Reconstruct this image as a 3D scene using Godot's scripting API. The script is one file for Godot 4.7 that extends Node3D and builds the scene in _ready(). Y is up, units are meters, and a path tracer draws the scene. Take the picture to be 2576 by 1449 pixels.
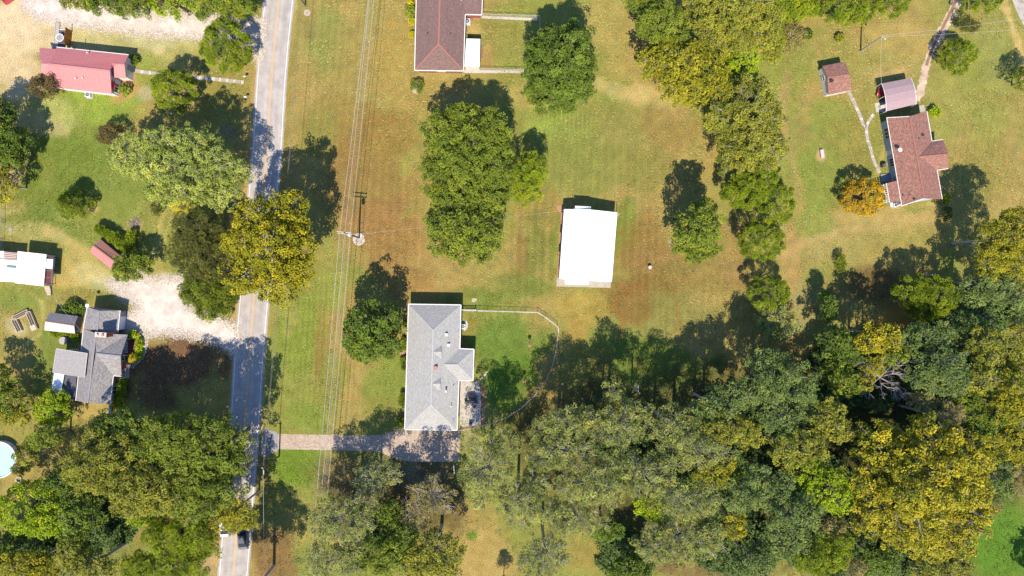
extends Node3D
# A rural road, seven homes and a woodland seen from a drone 128 m straight above. Plan units (vx, vy) are those of a survey
# drawing of the ground: K metres each, origin at the point under the drone; survey(x, y, h) turns what was sighted
# at height h above ground back into metres.
const K := 0.0745
const H := 128.0
var rng := RandomNumberGenerator.new()
var n1 := FastNoiseLite.new()
var n2 := FastNoiseLite.new()
var n3 := FastNoiseLite.new()
var used := {}
var M := {}
var spray := {}

func survey(vx: float, vy: float, h := 0.0) -> Vector3:
	var k: float = K * (1.0 - h / H)
	return Vector3((vx - 1287.5) * k, h, (vy - 724.5) * k)

func S(p) -> Vector3:
	return survey(p[0], p[1], p[2] if p.size() > 2 else 0.0)

func flat(p: Vector3) -> Vector2:
	return Vector2(p.x, p.z)

# ---------- naming ----------
func numbered(called: String) -> String:
	var k: int = used.get(called, -1) + 1
	used[called] = k
	return called if k == 0 else "%s_%03d" % [called, k]

func thing(called: String, label: String, category: String, at := Vector3.ZERO, group := "") -> Node3D:
	var o := Node3D.new()
	o.name = numbered(called)
	add_child(o)
	o.position = at
	tag(o, label, category, group)
	return o

func tag(o: Node, label: String, category: String, group := "") -> void:
	o.set_meta("label", label)
	o.set_meta("category", category)
	if group != "":
		o.set_meta("group", group)

func struct(o: Node) -> Node:
	o.set_meta("kind", "structure")
	return o

# ---------- mesh helpers: all points in metres, relative to "off" ----------
func mb() -> SurfaceTool:
	var st := SurfaceTool.new()
	st.begin(Mesh.PRIMITIVE_TRIANGLES)
	st.set_smooth_group(-1)
	return st

func obj(called: String, st: SurfaceTool, mat: Material, parent: Node3D = self) -> MeshInstance3D:
	st.generate_normals()
	var m := MeshInstance3D.new()
	m.mesh = st.commit()
	m.material_override = mat
	m.name = numbered(called) if parent == self else called
	parent.add_child(m, true)
	return m

func tri(st: SurfaceTool, a: Vector3, b: Vector3, c: Vector3, want: Vector3) -> void:
	if (a - c).cross(a - b).dot(want) < 0.0:
		var t := b
		b = c
		c = t
	st.add_vertex(a)
	st.add_vertex(b)
	st.add_vertex(c)

func quad(st: SurfaceTool, a: Vector3, b: Vector3, c: Vector3, d: Vector3, want: Vector3) -> void:
	tri(st, a, b, c, want)
	tri(st, a, c, d, want)

func box(st: SurfaceTool, at: Vector3, size: Vector3, yaw := 0.0, pitch := 0.0) -> void:
	var b := Basis(Vector3.UP, yaw) * Basis(Vector3.RIGHT, pitch)
	var h := size * 0.5
	for ax in 3:
		for s in [-1.0, 1.0]:
			var u := Vector3.ZERO
			var v := Vector3.ZERO
			var n := Vector3.ZERO
			n[ax] = s * h[ax]
			u[(ax + 1) % 3] = h[(ax + 1) % 3]
			v[(ax + 2) % 3] = h[(ax + 2) % 3]
			quad(st, at + b * (n + u + v), at + b * (n + u - v), at + b * (n - u - v), at + b * (n - u + v), b * n)

func tube(st: SurfaceTool, a: Vector3, b: Vector3, ra: float, rb: float, n := 6) -> void:
	var d := (b - a).normalized()
	var u := d.cross(Vector3.UP if absf(d.y) < 0.9 else Vector3.RIGHT).normalized()
	var v := d.cross(u)
	for i in n:
		var t0 := TAU * i / n
		var t1 := TAU * (i + 1) / n
		var p := u * cos(t0) + v * sin(t0)
		var q := u * cos(t1) + v * sin(t1)
		quad(st, a + p * ra, a + q * ra, b + q * rb, b + p * rb, p + q)
		if n > 4:
			tri(st, a, a + p * ra, a + q * ra, -d)
			tri(st, b, b + p * rb, b + q * rb, d)

func beam(st: SurfaceTool, a: Vector3, b: Vector3, w: float, h: float) -> void:
	var d := b - a
	var yaw := atan2(d.x, d.z)
	var pitch := -atan2(d.y, Vector2(d.x, d.z).length())
	box(st, (a + b) * 0.5, Vector3(w, h, d.length()), yaw, pitch)

func disc(st: SurfaceTool, at: Vector3, r: float, h: float, n := 20, r2 := -1.0) -> void:
	var rt := r if r2 < 0.0 else r2
	for i in n:
		var p := Vector3(cos(TAU * i / n), 0, sin(TAU * i / n))
		var q := Vector3(cos(TAU * (i + 1) / n), 0, sin(TAU * (i + 1) / n))
		tri(st, at + Vector3(0, h, 0), at + p * rt + Vector3(0, h, 0), at + q * rt + Vector3(0, h, 0), Vector3.UP)
		quad(st, at + p * r, at + q * r, at + q * rt + Vector3(0, h, 0), at + p * rt + Vector3(0, h, 0), p + q)

func ring(st: SurfaceTool, at: Vector3, r0: float, r1: float, h: float, n := 24) -> void:
	for i in n:
		var p := Vector3(cos(TAU * i / n), 0, sin(TAU * i / n))
		var q := Vector3(cos(TAU * (i + 1) / n), 0, sin(TAU * (i + 1) / n))
		var up := Vector3(0, h, 0)
		quad(st, at + p * r0 + up, at + q * r0 + up, at + q * r1 + up, at + p * r1 + up, Vector3.UP)
		quad(st, at + p * r1, at + q * r1, at + q * r1 + up, at + p * r1 + up, p + q)
		quad(st, at + p * r0, at + q * r0, at + q * r0 + up, at + p * r0 + up, -(p + q))

func blob(st: SurfaceTool, at: Vector3, r: Vector3, n := 10) -> void:
	for j in n / 2:
		for i in n:
			var f := func(a: int, b: int) -> Vector3:
				var th := PI * b / (n / 2)
				var ph := TAU * a / n
				return at + Vector3(sin(th) * cos(ph) * r.x, cos(th) * r.y, sin(th) * sin(ph) * r.z)
			var a: Vector3 = f.call(i, j)
			var b: Vector3 = f.call(i + 1, j)
			var c: Vector3 = f.call(i + 1, j + 1)
			var d: Vector3 = f.call(i, j + 1)
			quad(st, a, b, c, d, (a + b + c + d) * 0.25 - at)

func prism(st: SurfaceTool, pts: PackedVector2Array, y0: float, y1: float, top := true) -> void:
	var mid := Vector2.ZERO
	for p in pts:
		mid += p / pts.size()
	var n := pts.size()
	var cw := Geometry2D.is_polygon_clockwise(pts)
	for i in n:
		var a := pts[i]
		var b := pts[(i + 1) % n]
		var o := (b - a).orthogonal() * (-1.0 if cw else 1.0)
		quad(st, Vector3(a.x, y0, a.y), Vector3(b.x, y0, b.y), Vector3(b.x, y1, b.y), Vector3(a.x, y1, a.y), Vector3(o.x, 0, o.y))
	if top:
		var t := Geometry2D.triangulate_polygon(pts)
		for i in t.size() / 3:
			var a := pts[t[i * 3]]
			var b := pts[t[i * 3 + 1]]
			var c := pts[t[i * 3 + 2]]
			tri(st, Vector3(a.x, y1, a.y), Vector3(b.x, y1, b.y), Vector3(c.x, y1, c.y), Vector3.UP)

# a roof plane as a slab of thickness t; its texture runs along the eave (u) and up the slope (v), in metres
func slab(st: SurfaceTool, p: PackedVector3Array, t: float) -> void:
	var nrm := Vector3.ZERO
	for i in range(1, p.size() - 1):
		var c := (p[i] - p[0]).cross(p[i + 1] - p[0])
		nrm += c if c.y > 0 else -c
	nrm = nrm.normalized()
	var along := Vector3.UP.cross(nrm)
	along = along.normalized() if along.length() > 0.01 else (p[1] - p[0]).normalized()
	var down := along.cross(nrm)
	var flatp := PackedVector2Array()
	for q in p:
		flatp.append(flat(q))
	var idx := Geometry2D.triangulate_polygon(flatp)
	var dn := Vector3(0, -t, 0)
	for i in idx.size() / 3:
		var v := [p[idx[i * 3]], p[idx[i * 3 + 1]], p[idx[i * 3 + 2]]]
		if (v[0] - v[2]).cross(v[0] - v[1]).y < 0:
			v.reverse()
		for q in v:
			st.set_uv(Vector2(q.dot(along), q.dot(down)))
			st.add_vertex(q)
		for k in [2, 1, 0]:
			st.set_uv(Vector2.ZERO)
			st.add_vertex(v[k] + dn)
	var cw := Geometry2D.is_polygon_clockwise(flatp)
	for i in p.size():
		var a := p[i]
		var b := p[(i + 1) % p.size()]
		var o := (flat(b) - flat(a)).orthogonal() * (-1.0 if cw else 1.0)
		st.set_uv(Vector2.ZERO)
		quad(st, a, b, b + dn, a + dn, Vector3(o.x, 0, o.y))

func slope(parent: Node3D, pts: Array, mat: Material, called := "roof_slope", t := 0.14) -> MeshInstance3D:
	var st := mb()
	var p := PackedVector3Array()
	for q in pts:
		p.append(S(q) - parent.position)
	slab(st, p, t)
	return obj(called, st, mat, parent)

# raised seams of a metal roof: lines from the eave a-b up to the ridge d-c
func seams(parent: Node3D, pts: Array, gap: float, mat: Material, w := 0.05, hgt := 0.035) -> void:
	var a := S(pts[0])
	var b := S(pts[1])
	var c := S(pts[2])
	var d := S(pts[3])
	var st := mb()
	var n := int(a.distance_to(b) / gap)
	for i in range(1, n):
		var f := float(i) / n
		var up := Vector3(0, hgt * 0.4, 0)
		beam(st, a.lerp(b, f) + up - parent.position, d.lerp(c, f) + up - parent.position, w, hgt)
	obj("seam", st, mat, parent).set_meta("kind", "stuff")

# walls under a roof outline given at eave height; the outline is drawn in by "inset" metres
func walls(parent: Node3D, pts: Array, h: float, inset: float, mat: Material, called := "wall") -> PackedVector2Array:
	var poly := PackedVector2Array()
	for q in pts:
		poly.append(flat(survey(q[0], q[1], h) - parent.position))
	var shrunk := Geometry2D.offset_polygon(poly, -inset)
	if shrunk.size():
		poly = shrunk[0]
	var st := mb()
	prism(st, poly, 0.0, h - 0.16)
	obj(called, st, mat, parent)
	return poly

# a triangular end wall under a gable
func gable(parent: Node3D, a: Array, b: Array, top: Array, mat: Material, pull := 0.3) -> void:
	var pa := S(a) - parent.position
	var pb := S(b) - parent.position
	var pt := S(top) - parent.position
	var mid := (pa + pb) * 0.5
	if true:
		pa = pa.lerp(mid, 0.08)
		pb = pb.lerp(mid, 0.08)
	pt.y -= 0.22
	pa.y -= 0.18
	pb.y -= 0.18
	var n := (pb - pa).cross(Vector3.UP).normalized()
	var c: Vector3 = (S(parent.get_meta("mid")) - parent.position) if parent.has_meta("mid") else Vector3.ZERO
	if n.dot(mid - c) < 0:
		n = -n
	var st := mb()
	var o := n * pull
	var i := n * (pull + 0.12)
	tri(st, pa - o, pb - o, pt - o, n)
	tri(st, pa - i, pb - i, pt - i, -n)
	quad(st, pa - o, pt - o, pt - i, pa - i, Vector3.UP)
	quad(st, pb - o, pt - o, pt - i, pb - i, Vector3.UP)
	obj("gable_wall", st, mat, parent)

func trim(parent: Node3D, pts: Array, mat: Material, called := "gutter", w := 0.13, hgt := 0.12, closed := true, lift := -0.03) -> void:
	var n := pts.size()
	for i in (n if closed else n - 1):
		var st := mb()
		var up := Vector3(0, lift, 0)
		beam(st, S(pts[i]) + up - parent.position, S(pts[(i + 1) % n]) + up - parent.position, w, hgt)
		obj(called, st, mat, parent)

# a window set proud of a wall: frame with a dark pane and a glazing bar. a and b are its lower corners on the wall
func window(parent: Node3D, a: Vector3, b: Vector3, hgt: float, mat: Material, out: Vector3, bars := 1) -> void:
	var f := mb()
	var up := Vector3(0, hgt, 0)
	var w := 0.09
	var o := out * 0.05
	beam(f, a + o, b + o, w, w)
	beam(f, a + up + o, b + up + o, w, w)
	for k in bars + 2:
		var p := a.lerp(b, float(k) / (bars + 1)) + o
		box(f, p + up * 0.5, Vector3(w, hgt, w), atan2(out.x, out.z))
	var fr := obj("window", f, mat, parent)
	var g := mb()
	quad(g, a + out * 0.025, b + out * 0.025, b + up + out * 0.025, a + up + out * 0.025, out)
	obj("pane", g, M.glass, fr)

func part_box(parent: Node3D, called: String, at: Vector3, size: Vector3, mat: Material, yaw := 0.0) -> MeshInstance3D:
	var st := mb()
	box(st, at, size, yaw)
	return obj(called, st, mat, parent)

# ---------- materials ----------
func lin(r: float, g: float, b: float) -> Color:
	return Color(r, g, b).linear_to_srgb()

func noise_tex(freq: float, lo: float, hi: float, octaves := 4, seed := 1, size := 512) -> NoiseTexture2D:
	var n := FastNoiseLite.new()
	n.seed = seed
	n.noise_type = FastNoiseLite.TYPE_SIMPLEX
	n.frequency = freq
	n.fractal_octaves = octaves
	n.fractal_gain = 0.65
	var t := NoiseTexture2D.new()
	t.width = size
	t.height = size
	t.seamless = true
	t.noise = n
	var g := Gradient.new()
	g.set_color(0, Color(lo, lo, lo))
	g.set_color(1, Color(hi, hi, hi))
	t.color_ramp = g
	return t

func mat(c: Color, rough := 0.8, tex: Texture2D = null, scale := 0.25, metal := 0.0) -> StandardMaterial3D:
	var m := StandardMaterial3D.new()
	m.albedo_color = c
	m.roughness = rough
	m.metallic = metal
	if tex:
		m.albedo_texture = tex
		m.uv1_triplanar = true
		m.uv1_world_triplanar = true
		m.uv1_scale = Vector3.ONE * scale
	return m

func relief(m: StandardMaterial3D, tex: Texture2D, cm: float) -> StandardMaterial3D:
	m.heightmap_enabled = true
	m.heightmap_texture = tex
	m.heightmap_scale = cm
	return m

# asphalt shingles: staggered tabs, every tab its own tone, a thin dark shadow gap under each course
func shingle_tex(lo: float, hi: float, seed: int) -> ImageTexture:
	rng.seed = seed
	var im := Image.create(1024, 1024, false, Image.FORMAT_RGB8)
	var rows := 48
	var cols := 32
	var rh := 1024.0 / rows
	var cw := 1024.0 / cols
	for r in rows:
		for c in cols:
			var t := rng.randf_range(lo, hi) * (0.95 + 0.1 * n3.get_noise_2d(c * 9.0 + seed * 77, r * 3.0))
			var x := int(c * cw + (cw * 0.5 if r % 2 else 0.0) + rng.randf_range(-3, 3))
			var tone := Color(t, t * rng.randf_range(0.96, 1.0), t * rng.randf_range(0.94, 1.0))
			im.fill_rect(Rect2i(x, int(r * rh), int(cw) + 4, int(rh) + 1), tone)
			if r % 2 and c == cols - 1:
				im.fill_rect(Rect2i(0, int(r * rh), int(cw * 0.5), int(rh) + 1), tone)
		im.fill_rect(Rect2i(0, int(r * rh), 1024, 2), Color(lo * 0.75, lo * 0.75, lo * 0.75))
	return ImageTexture.create_from_image(im)

func shingles(c: Color, lo: float, hi: float, seed: int) -> StandardMaterial3D:
	var m := StandardMaterial3D.new()
	m.albedo_color = c
	m.albedo_texture = shingle_tex(lo, hi, seed)
	m.uv1_scale = Vector3(1.0 / 9.6, 1.0 / 6.8, 1)
	m.roughness = 0.92
	return m

func lattice_tex() -> ImageTexture:
	var im := Image.create(64, 64, false, Image.FORMAT_RGBA8)
	im.fill(Color(0.8, 0.8, 0.8, 0))
	for i in 64:
		for w in 5:
			im.set_pixel((i + w) % 64, i, Color(0.8, 0.8, 0.8, 1))
			im.set_pixel((63 - i + w) % 64, i, Color(0.8, 0.8, 0.8, 1))
	return ImageTexture.create_from_image(im)

func make_materials() -> void:
	var fine := noise_tex(0.12, 0.7, 1.0, 4, 3)
	var soft := noise_tex(0.02, 0.72, 1.0, 5, 5)
	var streak := noise_tex(0.03, 0.8, 1.0, 5, 9)
	M.fine = fine
	M.soft = soft
	M.concrete = mat(lin(0.416, 0.376, 0.328), 0.9, soft, 0.35)
	M.white_concrete = mat(lin(0.561, 0.527, 0.484), 0.9, soft, 0.35)
	M.patio = mat(lin(0.512, 0.456, 0.408), 0.9, soft, 0.3)
	M.gravel = (mat(lin(0.555, 0.486, 0.432), 0.95, noise_tex(0.012, 0.8, 1.0, 6, 17), 0.05))
	M.sand = mat(lin(0.496, 0.4, 0.304), 0.95, fine, 0.3)
	M.asphalt = mat(lin(0.377, 0.343, 0.325), 0.9, noise_tex(0.012, 0.84, 1.0, 6, 21), 0.05)
	M.asphalt.vertex_color_use_as_albedo = true
	M.apron = mat(lin(0.3, 0.29, 0.31), 0.9, fine, 0.3)
	M.paver = mat(lin(0.435, 0.357, 0.285), 0.9, noise_tex(0.14, 0.66, 1.0, 4, 23), 0.3)
	M.paver.albedo_texture = shingle_tex(0.84, 1.0, 51)
	M.paver.uv1_scale = Vector3.ONE / 9.6
	M.track = mat(lin(0.5, 0.38, 0.29), 0.95, noise_tex(0.014, 0.72, 1.0, 6, 19), 0.06)
	M.yellow_paint = mat(lin(0.7, 0.43, 0.16), 0.7, fine, 0.6)
	M.white_paint = mat(lin(0.78, 0.76, 0.76), 0.6, fine, 0.6)
	M.mulch = mat(lin(0.16, 0.072, 0.044), 0.95, fine, 0.8)
	M.tan_mulch = mat(lin(0.272, 0.16, 0.088), 0.95, fine, 0.8)
	M.clay = mat(lin(0.42, 0.22, 0.12), 0.95, fine, 0.5)
	M.grey_shingle = shingles(lin(0.339, 0.351, 0.356), 0.93, 1.0, 11)
	M.slate_shingle = shingles(lin(0.285, 0.281, 0.294), 0.8, 1.0, 12)
	M.brown_shingle = shingles(lin(0.189, 0.122, 0.114), 0.86, 1.0, 13)
	M.red_shingle = shingles(lin(0.33, 0.167, 0.135), 0.74, 1.0, 14)
	M.ridge_red = mat(lin(0.255, 0.102, 0.085), 0.9)
	M.ridge_grey = mat(lin(0.31, 0.32, 0.33), 0.9)
	M.ridge_slate = mat(lin(0.2, 0.19, 0.22), 0.9)
	M.pink_metal = mat(lin(0.56, 0.2, 0.2), 0.5, streak, 0.12)
	M.pink_seam = mat(lin(0.45, 0.16, 0.165), 0.5)
	M.red_metal = mat(lin(0.5, 0.03, 0.03), 0.5)
	M.rust_pink = mat(lin(0.42, 0.19, 0.15), 0.6, soft, 0.5)
	M.white_metal = mat(lin(0.731, 0.731, 0.731), 0.45)
	M.white_wall = mat(lin(0.555, 0.547, 0.532), 0.7)
	M.mauve_metal = mat(lin(0.357, 0.255, 0.272), 0.5, streak, 0.15)
	M.mauve_seam = mat(lin(0.306, 0.212, 0.23), 0.5)
	M.tin = mat(lin(0.281, 0.264, 0.289), 0.6, noise_tex(0.02, 0.55, 1.0, 5, 31), 0.6)
	M.tin_white = mat(lin(0.56, 0.496, 0.464), 0.6, noise_tex(0.02, 0.78, 1.0, 5, 33), 0.6)
	M.rust = mat(lin(0.36, 0.16, 0.1), 0.8, soft, 0.7)
	M.membrane = mat(lin(0.352, 0.33, 0.33), 0.8, soft, 0.25)
	M.blue_white = mat(lin(0.6, 0.66, 0.74), 0.5)
	M.dark_roof = mat(lin(0.1, 0.1, 0.13), 0.8, fine, 0.5)
	M.brick = mat(lin(0.3, 0.11, 0.075), 0.9, fine, 1.0)
	M.red_floor = mat(lin(0.22, 0.06, 0.045), 0.85, fine, 0.8)
	M.maroon = mat(lin(0.13, 0.025, 0.03), 0.7, fine, 0.7)
	M.blue_wall = mat(lin(0.288, 0.36, 0.44), 0.75)
	M.grey_wall = mat(lin(0.315, 0.315, 0.33), 0.8, soft, 0.5)
	M.tan_wall = mat(lin(0.338, 0.27, 0.21), 0.85, fine, 0.8)
	M.glass = mat(lin(0.02, 0.025, 0.03), 0.12)
	M.dark = mat(lin(0.02, 0.02, 0.022), 0.6)
	M.black_metal = mat(lin(0.025, 0.025, 0.028), 0.5)
	M.galv = mat(lin(0.45, 0.46, 0.47), 0.5, null, 1.0, 0.3)
	M.wire = mat(lin(0.414, 0.403, 0.414), 0.5)
	M.dark_wire = mat(lin(0.16, 0.15, 0.15), 0.6)
	M.pole_wood = mat(lin(0.16, 0.11, 0.075), 0.9, fine, 1.0)
	M.pale_pole = mat(lin(0.42, 0.38, 0.33), 0.9, fine, 1.0)
	M.orange_wood = mat(lin(0.416, 0.176, 0.02), 0.8, fine, 1.0)
	M.grey_wood = mat(lin(0.34, 0.29, 0.25), 0.9, fine, 1.0)
	M.pale_wood = mat(lin(0.55, 0.47, 0.37), 0.9, fine, 1.0)
	M.soil = mat(lin(0.1, 0.07, 0.05), 0.95, fine, 1.0)
	M.terracotta = mat(lin(0.55, 0.17, 0.08), 0.8)
	M.water = mat(lin(0.34, 0.74, 0.78), 0.08)
	var ripple := noise_tex(0.03, 0.0, 1.0, 3, 61)
	ripple.color_ramp = null
	ripple.as_normal_map = true
	ripple.bump_strength = 3.0
	M.water.normal_enabled = true
	M.water.normal_texture = ripple
	M.water.uv1_triplanar = true
	M.water.uv1_scale = Vector3.ONE * 0.3
	M.pool_wall = mat(lin(0.55, 0.6, 0.66), 0.5)
	M.stone = mat(lin(0.375, 0.345, 0.3), 0.9, soft, 1.0)
	M.tyre = mat(lin(0.02, 0.02, 0.02), 0.9)
	M.car_dark = mat(lin(0.05, 0.06, 0.075), 0.25)
	M.car_white = mat(lin(0.55, 0.58, 0.6), 0.25)
	M.car_red = mat(lin(0.3, 0.02, 0.025), 0.25)
	M.lamp_glass = mat(lin(0.7, 0.7, 0.68), 0.15)
	for k in ["car_dark", "car_white", "car_red"]:
		M[k].clearcoat_enabled = true
		M[k].clearcoat = 0.7
	M.chain = mat(Color(1, 1, 1), 0.5)
	M.chain.albedo_texture = lattice_tex()
	M.chain.transparency = BaseMaterial3D.TRANSPARENCY_ALPHA_SCISSOR
	M.chain.alpha_scissor_threshold = 0.5
	M.chain.cull_mode = BaseMaterial3D.CULL_DISABLED
	M.bark = mat(lin(0.16, 0.13, 0.1), 0.95, fine, 1.0)
	M.pale_bark = mat(lin(0.46, 0.42, 0.38), 0.9, fine, 1.0)
	M.dead = mat(lin(0.36, 0.31, 0.3), 0.9, fine, 1.0)
	M.leaf = mat(Color.WHITE, 0.5)
	M.leaf.vertex_color_use_as_albedo = true
	M.leaf.cull_mode = BaseMaterial3D.CULL_DISABLED
	M.leaf.backlight_enabled = true
	M.leaf.backlight = Color(0.24, 0.28, 0.09)
	M.leaf.metallic_specular = 0.28

# ---------- the ground: one sheet, its soil, turf and painted woodland shade by place, grain by texture ----------
const CELL := 0.4
const GX := 530
const GZ := 316
var tone := PackedVector3Array()
var gravel_edge := PackedVector2Array()

func sunlit(r: float, g: float, b: float) -> Vector3:
	var c := Color(r / 255.0, g / 255.0, b / 255.0).srgb_to_linear()
	return Vector3(c.r * 0.98, c.g * 1.19, c.b * 1.22) / 1.05

func patch(cx: float, cy: float, rx: float, ry: float, deg: float, r: float, g: float, b: float, strength := 0.8, rough := 0.55) -> void:
	var c := flat(survey(cx, cy))
	var ax := rx * K
	var az := ry * K
	var t := sunlit(r, g, b)
	var reach: float = maxf(ax, az) * 1.5
	var ca := cos(deg_to_rad(deg))
	var sa := sin(deg_to_rad(deg))
	var i0 := clampi(int((c.x - reach) / CELL) + GX / 2, 0, GX)
	var i1 := clampi(int((c.x + reach) / CELL) + GX / 2, 0, GX)
	var j0 := clampi(int((c.y - reach) / CELL) + GZ / 2, 0, GZ)
	var j1 := clampi(int((c.y + reach) / CELL) + GZ / 2, 0, GZ)
	for j in range(j0, j1 + 1):
		for i in range(i0, i1 + 1):
			var x := (i - GX / 2) * CELL
			var z := (j - GZ / 2) * CELL
			var dx := x - c.x
			var dz := z - c.y
			var u := (dx * ca + dz * sa) / ax
			var v := (dz * ca - dx * sa) / az
			var d := sqrt(u * u + v * v) + rough * (n1.get_noise_2d(x * 1.0, z * 1.0) + 0.5 * n2.get_noise_2d(x, z))
			var w := smoothstep(1.15, 0.55, d) * strength
			if w > 0.004:
				var k := j * (GX + 1) + i
				tone[k] = tone[k].lerp(t, w)

func trail(pts: Array, wide: float, r: float, g: float, b: float, strength := 0.8, rough := 0.5) -> void:
	var t := sunlit(r, g, b)
	for s in pts.size() - 1:
		var a := flat(survey(pts[s][0], pts[s][1]))
		var e := flat(survey(pts[s + 1][0], pts[s + 1][1]))
		var wr := wide * K * 1.6
		var i0 := clampi(int((minf(a.x, e.x) - wr) / CELL) + GX / 2, 0, GX)
		var i1 := clampi(int((maxf(a.x, e.x) + wr) / CELL) + GX / 2 + 1, 0, GX)
		var j0 := clampi(int((minf(a.y, e.y) - wr) / CELL) + GZ / 2, 0, GZ)
		var j1 := clampi(int((maxf(a.y, e.y) + wr) / CELL) + GZ / 2 + 1, 0, GZ)
		for j in range(j0, j1 + 1):
			for i in range(i0, i1 + 1):
				var p := Vector2((i - GX / 2) * CELL, (j - GZ / 2) * CELL)
				var d := p.distance_to(Geometry2D.get_closest_point_to_segment(p, a, e)) / (wide * K)
				d += rough * (n1.get_noise_2d(p.x * 2.0, p.y * 2.0) + n2.get_noise_2d(p.x, p.y))
				var w := smoothstep(1.1, 0.5, d) * strength
				if w > 0.004:
					var k := j * (GX + 1) + i
					tone[k] = tone[k].lerp(t, w)

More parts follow.
